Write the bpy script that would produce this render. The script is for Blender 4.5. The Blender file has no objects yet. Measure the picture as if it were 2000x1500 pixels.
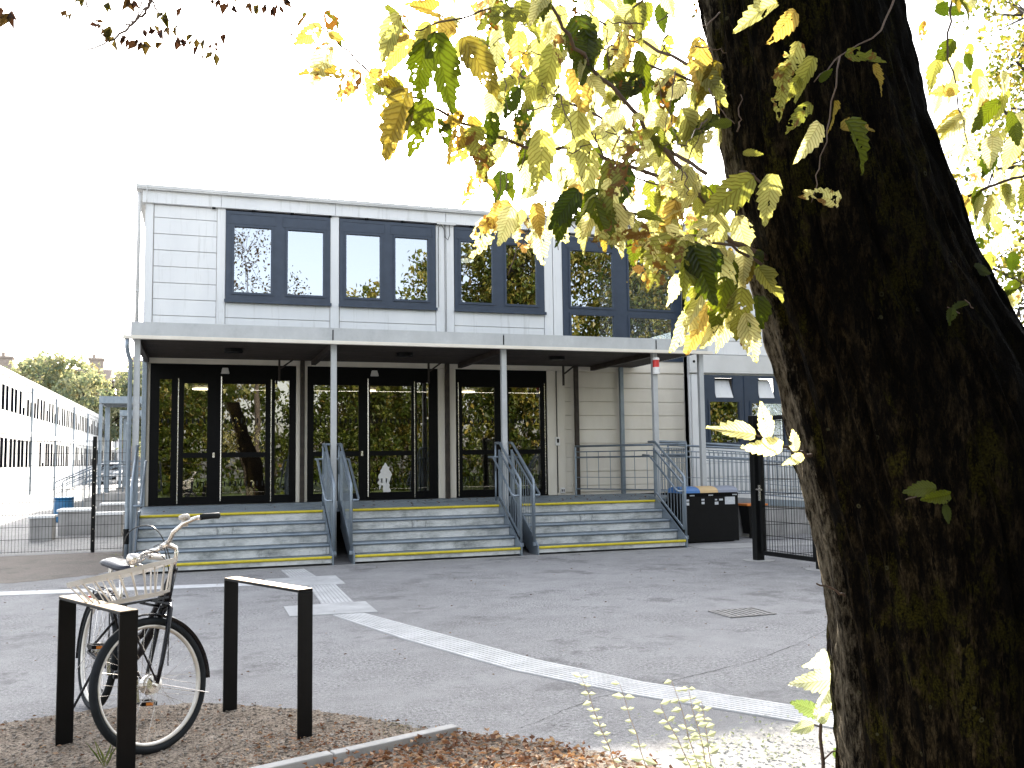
import bpy, math, random
from mathutils import Vector, Matrix, noise
R = math.radians
random.seed(7)
SC = bpy.context.scene
COL = SC.collection
CAMZ = 1.5
FP = 1793.678
CM = Matrix(((0.9462108391192021, -0.013337067065680181, -0.323275688191087),
             (-0.32325780935446957, -0.08147148040641103, -0.9427973199854448),
             (-0.01376359781033977, 0.9965864340449719, -0.08140050892249924)))
CC = Vector((0, 0, CAMZ))
def px(u, v, d):                       # point seen at (u, v) at depth d (metres along the view axis)
    return CC + CM @ Vector((u - 1000, 750 - v, -FP)) * (d / FP)
def atY(u, v, y):
    r = CM @ Vector((u - 1000, 750 - v, -FP))
    return CC + r * (y / r.y)
def gnd(u, v, z=0.0):
    r = CM @ Vector((u - 1000, 750 - v, -FP))
    return CC + r * ((z - CAMZ) / r.z)

# ------------------------------------------------------------------ camera
cam = bpy.data.cameras.new('camera'); co = bpy.data.objects.new('camera', cam); COL.objects.link(co)
cam.sensor_width = 36; cam.lens = FP / 2000 * 36; cam.clip_start = 0.05; cam.clip_end = 1500
co.matrix_world = Matrix.Translation(CC) @ CM.to_4x4()
SC.camera = co

# ------------------------------------------------------------------ world and sun
SUN_EL, SUN_AZ = 25.8, 15.4            # azimuth measured from +Y towards +X
w = bpy.data.worlds.new('World'); SC.world = w; w.use_nodes = True
nt = w.node_tree; nt.nodes.clear()
sky = nt.nodes.new('ShaderNodeTexSky'); sky.sky_type = 'NISHITA'; sky.sun_disc = False
sky.sun_elevation = R(SUN_EL); sky.sun_rotation = R(SUN_AZ)
sky.air_density = 1.0; sky.dust_density = 2.5; sky.ozone_density = 1.0
bg = nt.nodes.new('ShaderNodeBackground'); bg.inputs[1].default_value = 0.13
wo = nt.nodes.new('ShaderNodeOutputWorld')
hs_ = nt.nodes.new('ShaderNodeHueSaturation'); hs_.inputs['Saturation'].default_value = 0.33
nt.links.new(sky.outputs[0], hs_.inputs['Color']); nt.links.new(hs_.outputs[0], bg.inputs[0]); nt.links.new(bg.outputs[0], wo.inputs[0])
sl = bpy.data.lights.new('sun', 'SUN'); sl.energy = 3.1; sl.angle = R(0.5); sl.color = (1.0, 0.93, 0.82)
so = bpy.data.objects.new('sun', sl); COL.objects.link(so)
sd = Vector((math.sin(R(SUN_AZ)) * math.cos(R(SUN_EL)), math.cos(R(SUN_AZ)) * math.cos(R(SUN_EL)), math.sin(R(SUN_EL))))
so.rotation_euler = sd.to_track_quat('Z', 'Y').to_euler()
so.location = sd * 60
SC.view_settings.view_transform = 'Standard'; SC.view_settings.look = 'None'
SC.view_settings.exposure = 2.35; SC.view_settings.gamma = 1.0
SC.view_settings.use_curve_mapping = False
SC.cycles.max_bounces = 8; SC.cycles.transparent_max_bounces = 24
SC.cycles.use_denoising = True
try: SC.cycles.caustics_reflective = False; SC.cycles.caustics_refractive = False
except Exception: pass

# ------------------------------------------------------------------ materials
class NM:
    def __init__(s, name):
        s.m = bpy.data.materials.new(name); s.m.use_nodes = True
        s.t = s.m.node_tree; s.t.nodes.clear()
        s.out = s.n('ShaderNodeOutputMaterial')
        s.tc = s.n('ShaderNodeTexCoord')
    def n(s, typ, **kw):
        x = s.t.nodes.new(typ)
        for k, v in kw.items(): setattr(x, k, v)
        return x
    def l(s, a, b): s.t.links.new(a, b)
    def noise(s, scale, detail=4, rough=0.6, vec=None, stretch=None):
        x = s.n('ShaderNodeTexNoise'); x.inputs['Scale'].default_value = scale
        x.inputs['Detail'].default_value = detail; x.inputs['Roughness'].default_value = rough
        v = vec or s.tc.outputs['Object']
        if stretch:
            mp = s.n('ShaderNodeMapping'); mp.inputs['Scale'].default_value = stretch
            s.l(v, mp.inputs[0]); v = mp.outputs[0]
        s.l(v, x.inputs['Vector']); return x.outputs['Fac']
    def voro(s, scale, feature='F1', vec=None, stretch=None):
        x = s.n('ShaderNodeTexVoronoi', feature=feature); x.inputs['Scale'].default_value = scale
        v = vec or s.tc.outputs['Object']
        if stretch:
            mp = s.n('ShaderNodeMapping'); mp.inputs['Scale'].default_value = stretch
            s.l(v, mp.inputs[0]); v = mp.outputs[0]
        s.l(v, x.inputs['Vector']); return x.outputs['Distance']
    def ramp(s, fac, stops):
        x = s.n('ShaderNodeValToRGB'); e = x.color_ramp.elements
        while len(e) < len(stops): e.new(0.5)
        for i, (p, c) in enumerate(stops):
            e[i].position = p; e[i].color = (*c, 1) if len(c) == 3 else c
        s.l(fac, x.inputs[0]); return x.outputs[0]
    def mix(s, fac, a, b, mode='MIX'):
        x = s.n('ShaderNodeMix', data_type='RGBA', blend_type=mode)
        for sock, v in ((x.inputs[0], fac), (x.inputs[6], a), (x.inputs[7], b)):
            if isinstance(v, (int, float)): sock.default_value = v
            elif isinstance(v, tuple): sock.default_value = (*v, 1)
            else: s.l(v, sock)
        return x.outputs[2]
    def math(s, op, a, b=0.0, c=0.0):
        x = s.n('ShaderNodeMath', operation=op)
        for i, v in enumerate((a, b, c)):
            if isinstance(v, (int, float)): x.inputs[i].default_value = v
            else: s.l(v, x.inputs[i])
        return x.outputs[0]
    def bump(s, h, strength=0.3, dist=0.01, normal=None):
        x = s.n('ShaderNodeBump'); x.inputs['Strength'].default_value = strength; x.inputs['Distance'].default_value = dist
        s.l(h, x.inputs['Height'])
        if normal: s.l(normal, x.inputs['Normal'])
        return x.outputs[0]
    def bsdf(s, color, rough=0.5, metal=0.0, normal=None, spec=None, link=True, **kw):
        x = s.n('ShaderNodeBsdfPrincipled')
        for sock, v in (('Base Color', color), ('Roughness', rough), ('Metallic', metal)):
            if isinstance(v, (int, float)): x.inputs[sock].default_value = v
            elif isinstance(v, tuple): x.inputs[sock].default_value = (*v, 1)
            else: s.l(v, x.inputs[sock])
        if spec is not None: x.inputs['Specular IOR Level'].default_value = spec
        if normal: s.l(normal, x.inputs['Normal'])
        if link: s.l(x.outputs[0], s.out.inputs[0])
        return x.outputs[0]

MAT = {}
def mat_var(name, c1, c2, scale=3, rough=0.5, metal=0.0, bump=0.0, bscale=60, stretch=None, spec=None, detail=5):
    m = NM(name)
    f = m.noise(scale, detail, 0.6, stretch=stretch)
    col = m.ramp(f, [(0.3, c1), (0.7, c2)])
    nrm = m.bump(m.noise(bscale, 3), bump, 0.004) if bump else None
    rr = m.math('MULTIPLY_ADD', m.noise(scale * 2.7, 3), 0.25, rough - 0.12)
    m.bsdf(col, rr, metal, nrm, spec)
    MAT[name] = m.m; return m.m

mat_var('white_panel', (0.70, 0.72, 0.74), (0.80, 0.81, 0.82), 1.2, 0.45, stretch=(1, 1, .35))
def m_panel():
    m = NM('white_panel')
    f = m.noise(1.2, 5, .6, stretch=(1, 1, .35)); st = m.noise(14, 4, .7, stretch=(1, 1, .06)); sp = m.noise(2.0, 6, .8)
    c = m.ramp(f, [(0.3, (0.69, 0.70, 0.715)), (0.7, (0.79, 0.795, 0.80))])
    c = m.mix(m.ramp(st, [(0.30, (.5, .5, .5)), (0.44, (0, 0, 0))]), c, (0.50, 0.50, 0.49))
    c = m.mix(m.ramp(sp, [(0.62, (0, 0, 0)), (0.78, (.45, .45, .45))]), c, (0.52, 0.52, 0.50))
    m.bsdf(c, 0.42, 0, m.bump(m.noise(.9, 2), .12, .02)); MAT['white_panel'] = m.m
m_panel()
mat_var('cream_panel', (0.68, 0.63, 0.54), (0.80, 0.75, 0.66), 2.0, 0.5, stretch=(1, 1, .3))
mat_var('roof_trim', (0.55, 0.55, 0.54), (0.68, 0.68, 0.67), 1.5, 0.45)
mat_var('navy_frame', (0.020, 0.034, 0.062), (0.030, 0.047, 0.080), 5, 0.42, bump=0.15, bscale=500)
mat_var('dark_frame', (0.0012, 0.0013, 0.0016), (0.0022, 0.0024, 0.003), 5, 0.45, spec=0.12)
mat_var('black_steel', (0.0018, 0.002, 0.0024), (0.0036, 0.004, 0.0045), 8, 0.38, bump=0.1, bscale=300, spec=0.2)
mat_var('black_plastic', (0.002, 0.002, 0.0023), (0.004, 0.004, 0.0046), 8, 0.5, spec=0.2)
mat_var('black_rubber', (0.004, 0.006, 0.008), (0.010, 0.013, 0.016), 12, 0.75, spec=0.3, bump=0.3, bscale=200)
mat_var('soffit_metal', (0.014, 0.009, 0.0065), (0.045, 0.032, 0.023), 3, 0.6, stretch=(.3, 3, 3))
mat_var('skirting_dark', (0.006, 0.006, 0.007), (0.014, 0.014, 0.015), 3, 0.8)
mat_var('tactile_base', (0.34,0.34,0.35), (0.46,0.46,0.47), 5, 0.7, bump=0.2, bscale=120)
mat_var('tactile_white', (0.40, 0.40, 0.405), (0.58, 0.58, 0.585), 4, 0.6, bump=0.2, bscale=150)
mat_var('safety_yellow', (0.50, 0.40, 0.01), (0.66, 0.54, 0.03), 14, 0.45, bump=0.1)
mat_var('chrome', (0.62, 0.58, 0.54), (0.75, 0.72, 0.68), 12, 0.25, 0.9)
mat_var('rim_metal', (0.62, 0.58, 0.52), (0.76, 0.73, 0.68), 12, 0.35, 0.35)
mat_var('basket_cream', (0.44, 0.41, 0.37), (0.62, 0.58, 0.53), 9, 0.4)
mat_var('bike_black', (0.0025, 0.003, 0.006), (0.005, 0.0055, 0.010), 8, 0.25, spec=0.35)
mat_var('glint_tan', (0.42, 0.30, 0.18), (0.62, 0.48, 0.33), 30, 0.5, 0.3)  # tan colour for the painted glint on the stand tops
mat_var('saddle_vinyl', (0.004, 0.005, 0.014), (0.008, 0.01, 0.022), 9, 0.28)
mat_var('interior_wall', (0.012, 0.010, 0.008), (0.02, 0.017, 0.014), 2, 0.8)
mat_var('blue_plastic', (0.01, 0.10, 0.24), (0.015, 0.15, 0.32), 4, 0.4)
mat_var('bin_blue', (0.03, 0.12, 0.34), (0.05, 0.17, 0.42), 4, 0.4)
mat_var('bin_tan', (0.52, 0.35, 0.16), (0.62, 0.44, 0.22), 4, 0.5)
mat_var('bin_grey', (0.20, 0.22, 0.28), (0.26, 0.28, 0.34), 4, 0.45)
mat_var('orange_plastic', (0.60, 0.16, 0.02), (0.70, 0.22, 0.03), 4, 0.45)
mat_var('red_plastic', (0.55, 0.02, 0.02), (0.65, 0.03, 0.025), 4, 0.3)
mat_var('white_plastic', (0.72, 0.70, 0.68), (0.8, 0.79, 0.77), 4, 0.4)
mat_var('sticker_white', (0.45, 0.47, 0.50), (0.6, 0.62, 0.64), 30, 0.5)
mat_var('concrete', (0.26, 0.255, 0.25), (0.40, 0.39, 0.38), 2.5, 0.85, bump=0.4, bscale=60)
mat_var('kerb_stone', (0.30, 0.29, 0.28), (0.44, 0.43, 0.42), 7, 0.8, bump=0.5, bscale=120)
mat_var('roof_tile', (0.10, 0.075, 0.065), (0.17, 0.13, 0.11), 4, 0.8)
mat_var('brick_stone', (0.30, 0.24, 0.20), (0.42, 0.36, 0.31), 4, 0.85)
mat_var('car_white', (0.68, 0.68, 0.69), (0.74, 0.74, 0.75), 1, 0.2)
mat_var('twig', (0.055, 0.035, 0.025), (0.11, 0.07, 0.05), 25, 0.7, bump=0.4, bscale=150)
mat_var('pale_twig', (0.30, 0.20, 0.12), (0.42, 0.30, 0.18), 25, 0.7)
mat_var('cable_black', (0.012, 0.012, 0.013), (0.02, 0.02, 0.02), 5, 0.3)
mat_var('iron_grate', (0.16, 0.155, 0.15), (0.30, 0.29, 0.28), 20, 0.5, 0.3, bump=0.4)
mat_var('lane_paint', (0.50, 0.50, 0.51), (0.70, 0.70, 0.71), 9, 0.65, bump=0.3, bscale=90)
mat_var('crevice', (0.012, 0.011, 0.011), (0.03, 0.028, 0.026), 30, 0.9)

def m_galv():
    m = NM('galvanised')
    v = m.voro(26); f = m.noise(3.5, 5, .65, stretch=(1, 1, .45))
    c = m.mix(m.math('MULTIPLY', v, 0.8), m.ramp(f, [(0.3, (0.13, 0.165, 0.205)), (0.72, (0.36, 0.405, 0.45))]), (0.24, 0.29, 0.34))
    m.bsdf(c, m.math('MULTIPLY_ADD', f, 0.35, 0.25), 0.55)
    MAT['galvanised'] = m.m
    m = NM('galvanised_riser')
    f = m.noise(2.2, 6, .7, stretch=(1, 1, 2.2)); g = m.noise(28, 4, .7)
    c = m.mix(m.math('MULTIPLY', g, .5), m.ramp(f, [(0.32, (0.14, 0.155, 0.16)), (0.45, (0.46, 0.48, 0.485)), (0.58, (0.76, 0.775, 0.78)), (0.8, (0.55, .565, .565))]), (0.60, 0.62, 0.62))
    st = m.noise(9, 5, .8, stretch=(1, 1, .25)); c = m.mix(m.ramp(st, [(0.30, (.8, .8, .8)), (0.42, (0, 0, 0))]), c, (0.10, 0.11, 0.115))
    m.bsdf(c, 0.5, 0.25, m.bump(g, .15, .003))
    MAT['galvanised_riser'] = m.m
m_galv()
m = NM('wing_pane'); d_ = m.n('ShaderNodeBsdfDiffuse'); d_.inputs[0].default_value = (.004,.005,.007,1); m.l(d_.outputs[0], m.out.inputs[0]); MAT['wing_pane'] = m.m
m = NM('galvanised_pale'); v_ = m.voro(22); f_ = m.noise(2.6, 5, .7, stretch=(1, 1, .6))
c_ = m.mix(m.math('MULTIPLY', v_, 0.9), m.ramp(f_, [(0.3, (0.36, 0.37, 0.38)), (0.72, (0.56, 0.575, 0.585))]), (0.46, 0.475, 0.485))
m.bsdf(c_, 0.5, 0.25); MAT['galvanised_pale'] = m.m

def m_asphalt(name, c_lo, c_hi, brown=0.0):
    m = NM(name)
    big = m.noise(0.35, 5, .6); mid = m.noise(3.0, 6, .7)
    fine = m.voro(140); spk = m.noise(170, 3, .8)
    worn = m.noise(1.1, 6, .75)
    base = m.ramp(big, [(0.3, c_lo), (0.7, c_hi)])
    base = m.mix(m.ramp(mid, [(0.35, (0, 0, 0)), (0.75, (.55, .55, .55))]), base, tuple(x * 1.35 for x in c_hi))
    base = m.mix(m.ramp(spk, [(0.34, (1, 1, 1)), (0.50, (0, 0, 0))]), base, tuple(x * 0.28 for x in c_lo))
    base = m.mix(m.ramp(spk, [(0.60, (0, 0, 0)), (0.72, (1, 1, 1))]), base, tuple(min(1, x * 2.0) for x in c_hi))
    base = m.mix(m.ramp(worn, [(0.54, (0, 0, 0)), (0.66, (.75, .75, .75))]), base, tuple(x * 0.58 for x in c_lo))
    blot = m.noise(.55, 7, .8); base = m.mix(m.ramp(blot, [(0.56, (0, 0, 0)), (0.60, (.4, .4, .4)), (0.8, (.5, .5, .5))]), base, tuple(x * 0.75 for x in c_lo))
    gr = m.noise(42, 4, .8); patch = m.ramp(m.noise(0.8, 5, .7), [(0.42, (.12, .12, .12)), (0.62, (1, 1, 1))])
    base = m.mix(m.math('MULTIPLY', m.ramp(gr, [(0.36, (1, 1, 1)), (0.49, (0, 0, 0))]), patch), base, tuple(x * 0.22 for x in c_lo))
    base = m.mix(m.math('MULTIPLY', m.ramp(gr, [(0.56, (0, 0, 0)), (0.68, (1, 1, 1))]), patch), base, tuple(min(1, x * 1.7) for x in c_hi))
    h = m.math('ADD', m.math('MULTIPLY', gr, 2.0), m.math('MULTIPLY', spk, 1.2))
    n1 = m.bump(h, 0.8, 0.01)
    n2 = m.bump(mid, 0.25, 0.02, n1)
    m.bsdf(base, 0.72, 0, n2, 0.35)
    MAT[name] = m.m
m_asphalt('asphalt', (0.235, 0.230, 0.233), (0.385, 0.378, 0.382))
m_asphalt('dusty_asphalt', (0.13, 0.105, 0.085), (0.24, 0.20, 0.17))
m_asphalt('paving_pale', (0.30, 0.295, 0.29), (0.40, 0.39, 0.38))
def m_soil():
    m = NM('soil')
    f = m.noise(4, 7, .75); g = m.noise(75, 4, .8); v = m.voro(60)
    c = m.ramp(f, [(0.3, (0.15, 0.112, 0.082)), (0.5, (0.31, 0.25, 0.195)), (0.72, (0.46, 0.39, 0.32))])
    g2 = m.noise(38, 3, .7); c = m.mix(m.ramp(g2, [(0.36, (1, 1, 1)), (0.47, (0, 0, 0))]), c, (0.035, 0.024, 0.016))
    c = m.mix(m.ramp(g, [(0.36, (1, 1, 1)), (0.5, (0, 0, 0))]), c, (0.022, 0.015, 0.010))
    c = m.mix(m.ramp(g, [(0.58, (0, 0, 0)), (0.70, (1, 1, 1))]), c, (0.60, 0.52, 0.43))
    h = m.math('ADD', m.math('MULTIPLY', v, .8), m.math('MULTIPLY', g, 1.4))
    m.bsdf(c, 0.9, 0, m.bump(h, 0.9, 0.012), 0.2)
    MAT['soil'] = m.m
m_soil()

def m_glass(name, tint, refl, rough=0.0, wave=0.0):
    m = NM(name)
    tr = m.n('ShaderNodeBsdfTransparent'); tr.inputs[0].default_value = (*tint, 1)
    gl = m.n('ShaderNodeBsdfGlossy'); gl.inputs['Roughness'].default_value = rough
    gl.inputs[0].default_value = (0.86, 0.92, 1.0, 1) if 'window' in name else (1.0, 0.96, 0.88, 1)
    if wave:
        m.l(m.bump(m.noise(1.6, 2, .5), wave, 0.01), gl.inputs['Normal'])
    lw = m.n('ShaderNodeFresnel'); lw.inputs['IOR'].default_value = 1.55
    fac = m.math('ADD', lw.outputs[0], refl)
    mx = m.n('ShaderNodeMixShader')
    m.l(fac, mx.inputs[0]); m.l(tr.outputs[0], mx.inputs[1]); m.l(gl.outputs[0], mx.inputs[2])
    m.l(mx.outputs[0], m.out.inputs[0]); MAT[name] = m.m
m_glass('window_glass', (0.25, 0.28, 0.30), 0.27, 0.0, 0.05)
m_glass('door_glass', (0.60, 0.60, 0.58), 0.13, 0.0, 0.10)
m_glass('far_glass', (0.30, 0.32, 0.34), 0.10)

def m_emit(name, col, s):
    m = NM(name); e = m.n('ShaderNodeEmission'); e.inputs[0].default_value = (*col, 1); e.inputs[1].default_value = s
    m.l(e.outputs[0], m.out.inputs[0]); MAT[name] = m.m
m_emit('lamp_glow', (1.0, 0.86, 0.62), 3.0)

def m_bark():
    m = NM('bark')
    ob = m.tc.outputs['Object']
    f = m.noise(5, 8, .72, stretch=(1, 1, .28)); g = m.noise(40, 6, .8, stretch=(1, 1, .30))
    crk = m.noise(70, 5, .75, stretch=(1, 1, .22)); ms = m.noise(9, 7, .75, stretch=(1, 1, .55)); fine = m.noise(190, 3, .7)
    c = m.ramp(g, [(0.38, (0.0008, 0.0006, 0.0005)), (0.50, (0.006, 0.0045, 0.003)), (0.60, (0.026, 0.020, 0.013)), (0.72, (0.055, 0.044, 0.030))])
    c = m.mix(m.ramp(f, [(0.40, (0, 0, 0)), (0.60, (1, 1, 1))]), m.mix(1.0, c, (.38, .36, .33), 'MULTIPLY'), c)
    moss = m.ramp(fine, [(0.35, (0.0035, 0.0036, 0.0008)), (0.62, (0.030, 0.028, 0.0045))])
    c = m.mix(m.ramp(ms, [(0.53, (0, 0, 0)), (0.60, (.8, .8, .8))]), c, moss)
    c = m.mix(m.ramp(crk, [(0.42, (.95, .95, .95)), (0.475, (0, 0, 0))]), c, (0.0006, 0.0005, 0.0004))
    vd = m.voro(13); vr = m.noise(2.3, 2)
    ring = m.math('MULTIPLY', m.ramp(vd, [(0.03, (0, 0, 0)), (0.045, (1, 1, 1)), (0.07, (1, 1, 1)), (0.085, (0, 0, 0))]), m.ramp(vr, [(0.50, (0, 0, 0)), (0.55, (1, 1, 1))]))
    c = m.mix(ring, c, (0.035, 0.035, 0.024))
    # left flank painted paler and right one darker, imitating the light from the left
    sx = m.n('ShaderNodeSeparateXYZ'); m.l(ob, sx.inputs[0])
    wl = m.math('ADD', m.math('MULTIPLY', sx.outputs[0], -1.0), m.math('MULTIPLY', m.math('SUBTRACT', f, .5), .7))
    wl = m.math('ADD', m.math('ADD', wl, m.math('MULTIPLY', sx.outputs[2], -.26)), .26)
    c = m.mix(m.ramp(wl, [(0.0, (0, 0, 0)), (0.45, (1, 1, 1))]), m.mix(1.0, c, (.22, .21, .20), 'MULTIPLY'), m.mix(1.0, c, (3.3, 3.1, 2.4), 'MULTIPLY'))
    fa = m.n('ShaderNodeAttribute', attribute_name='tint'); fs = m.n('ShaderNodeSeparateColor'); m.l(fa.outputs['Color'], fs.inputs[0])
    sun_rim = m.math('ADD', fs.outputs[0], m.math('MULTIPLY', m.math('SUBTRACT', g, .5), 1.3))  # sunlit rim painted into the bark along the left edge
    c = m.mix(m.ramp(sun_rim, [(0.66, (0, 0, 0)), (0.90, (1, 1, 1))]), c, m.ramp(crk, [(0.40, (0.02, 0.015, 0.010)), (0.62, (0.27, 0.23, 0.165))]))
    h = m.math('ADD', m.math('MULTIPLY', g, 1.6), m.math('ADD', m.math('MULTIPLY', crk, 1.0), m.math('MULTIPLY', fine, .3)))
    m.bsdf(c, 0.95, 0, m.bump(h, 1.0, 0.05), 0.06)
    MAT['bark'] = m.m
m_bark()
mat_var('bark_plain', (0.03, 0.024, 0.018), (0.075, 0.06, 0.045), 9, 0.9, bump=0.8, bscale=30, stretch=(1, 1, .3))

def m_leaf(name, stops, brown=(0.16, 0.06, 0.015), trans=0.55, veins=True, holes=0.0, tmul=(1.7, 1.6, 1.1), hs=55):
    """leaf: tint attribute (r: hue, g: browning); veins from the leaf's own UVs"""
    m = NM(name)
    at = m.n('ShaderNodeAttribute', attribute_name='tint')
    sp = m.n('ShaderNodeSeparateColor'); m.l(at.outputs['Color'], sp.inputs[0])
    hue = sp.outputs[0]; amb = m.math('GREATER_THAN', sp.outputs[1], 1.0); br = m.math('SUBTRACT', sp.outputs[1], amb)
    col = m.mix(amb, m.ramp(hue, stops), m.ramp(hue, [(0.0, (0.10, 0.085, 0.014)), (0.5, (0.25, 0.185, 0.038)), (1.0, (0.40, 0.28, 0.09))]))
    if veins:
        uv = m.n('ShaderNodeUVMap'); su = m.n('ShaderNodeSeparateXYZ'); m.l(uv.outputs[0], su.inputs[0])
        au = m.math('ABSOLUTE', m.math('SUBTRACT', su.outputs[0], 0.5))
        jit = m.math('MULTIPLY', m.noise(24, 2, .5), .10)
        s1 = m.math('FRACT', m.math('MULTIPLY', m.math('ADD', m.math('SUBTRACT', su.outputs[1], m.math('MULTIPLY', au, 0.55)), jit), 12.0))
        tri = m.math('ABSOLUTE', m.math('SUBTRACT', s1, 0.5))
        vein = m.ramp(tri, [(0.0, (1, 1, 1)), (0.10, (1, 1, 1)), (0.2, (0, 0, 0))])
        mid = m.ramp(au, [(0.0, (1, 1, 1)), (0.03, (0, 0, 0))])
        vv = m.math('MAXIMUM', vein, mid)
        col = m.mix(1.0, col, m.mix(m.math('MULTIPLY', vv, 0.75), (1, 1, 1), (0.52, 0.46, 0.24)), 'MULTIPLY')
        mott = m.noise(14, 4, .7); col = m.mix(1.0, col, m.ramp(mott, [(0.3, (.72, .78, .6)), (0.7, (1.12, 1.08, 1.0))]), 'MULTIPLY')
        nrm = m.bump(tri, 0.7, 0.004)
        b = m.noise(38, 4, .7)
        thr = m.math('SUBTRACT', m.math('ADD', b, m.math('MULTIPLY', br, 0.32)), 0.76)
        col = m.mix(m.math('MULTIPLY', m.ramp(thr, [(0.0, (0, 0, 0)), (0.05, (1, 1, 1))]), .9), col, brown)
    else:
        col = m.mix(br, col, brown); nrm = None
    d = m.n('ShaderNodeBsdfDiffuse'); t = m.n('ShaderNodeBsdfTranslucent')
    g = m.n('ShaderNodeBsdfGlossy'); g.inputs['Roughness'].default_value = 0.42
    tc = m.mix(1.0, col, tmul, 'MULTIPLY')
    m.l(col, d.inputs[0]); m.l(tc, t.inputs[0])
    if nrm: m.l(nrm, d.inputs['Normal']); m.l(nrm, g.inputs['Normal'])
    mx = m.n('ShaderNodeMixShader'); mx.inputs[0].default_value = trans
    m.l(d.outputs[0], mx.inputs[1]); m.l(t.outputs[0], mx.inputs[2])
    m2 = m.n('ShaderNodeMixShader'); m2.inputs[0].default_value = 0.02
    m.l(mx.outputs[0], m2.inputs[1]); m.l(g.outputs[0], m2.inputs[2])
    last = m2.outputs[0]
    if holes:
        h = m.noise(hs, 2, .5)
        hv = m.math('ADD', h, m.math('MULTIPLY', br, 0.16))
        fac = m.ramp(hv, [(holes, (0, 0, 0)), (holes + .012, (1, 1, 1))])
        tp = m.n('ShaderNodeBsdfTransparent'); m3 = m.n('ShaderNodeMixShader')
        m.l(fac, m3.inputs[0]); m.l(last, m3.inputs[1]); m.l(tp.outputs[0], m3.inputs[2]); last = m3.outputs[0]
    m.l(last, m.out.inputs[0]); MAT[name] = m.m
m_leaf('hornbeam_leaf', [(0.0, (0.020, 0.034, 0.002)), (0.35, (0.075, 0.095, 0.005)), (0.7, (0.25, 0.25, 0.065)), (1.0, (0.60, 0.58, 0.36))], brown=(0.09, 0.036, 0.006), holes=0.70, tmul=(1.65, 1.6, 1.35), trans=.66)
m_leaf('autumn_leaf', [(0.0, (0.05, 0.05, 0.008)), (0.5, (0.085, 0.055, 0.010)), (1.0, (0.05, 0.022, 0.010))], brown=(.035,.014,.007), veins=False, trans=.4, tmul=(1.1,1.1,1.1))
m_leaf('garden_leaf', [(0.0, (0.035, 0.055, 0.006)), (0.5, (0.13, 0.145, 0.022)), (1.0, (0.28, 0.22, 0.045))], brown=(.2, .13, .03), veins=False, trans=.45)
m_leaf('far_leaf', [(0.0, (0.13, 0.17, 0.12)), (0.5, (0.22, 0.25, 0.17)), (1.0, (0.36, 0.35, 0.24))], brown=(.25, .19, .08), veins=False, trans=.45)  # pale and muted: distance haze is put into the leaf colour
m_leaf('litter_leaf', [(0.0, (0.09, 0.035, 0.018)), (0.5, (0.24, 0.115, 0.06)), (1.0, (0.50, 0.36, 0.25))], brown=(.10, .045, .02), veins=False, trans=.2)
m_leaf('sapling_leaf', [(0.0, (0.12, 0.18, 0.05)), (0.6, (0.42, 0.46, 0.30)), (1.0, (0.62, 0.64, 0.56))], brown=(.3, .3, .05), trans=.5, tmul=(1.5, 1.5, 1.2))
m_leaf('grass_blade', [(0.0, (0.06, 0.10, 0.015)), (1.0, (0.20, 0.22, 0.05))], veins=False, trans=.4)

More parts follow.
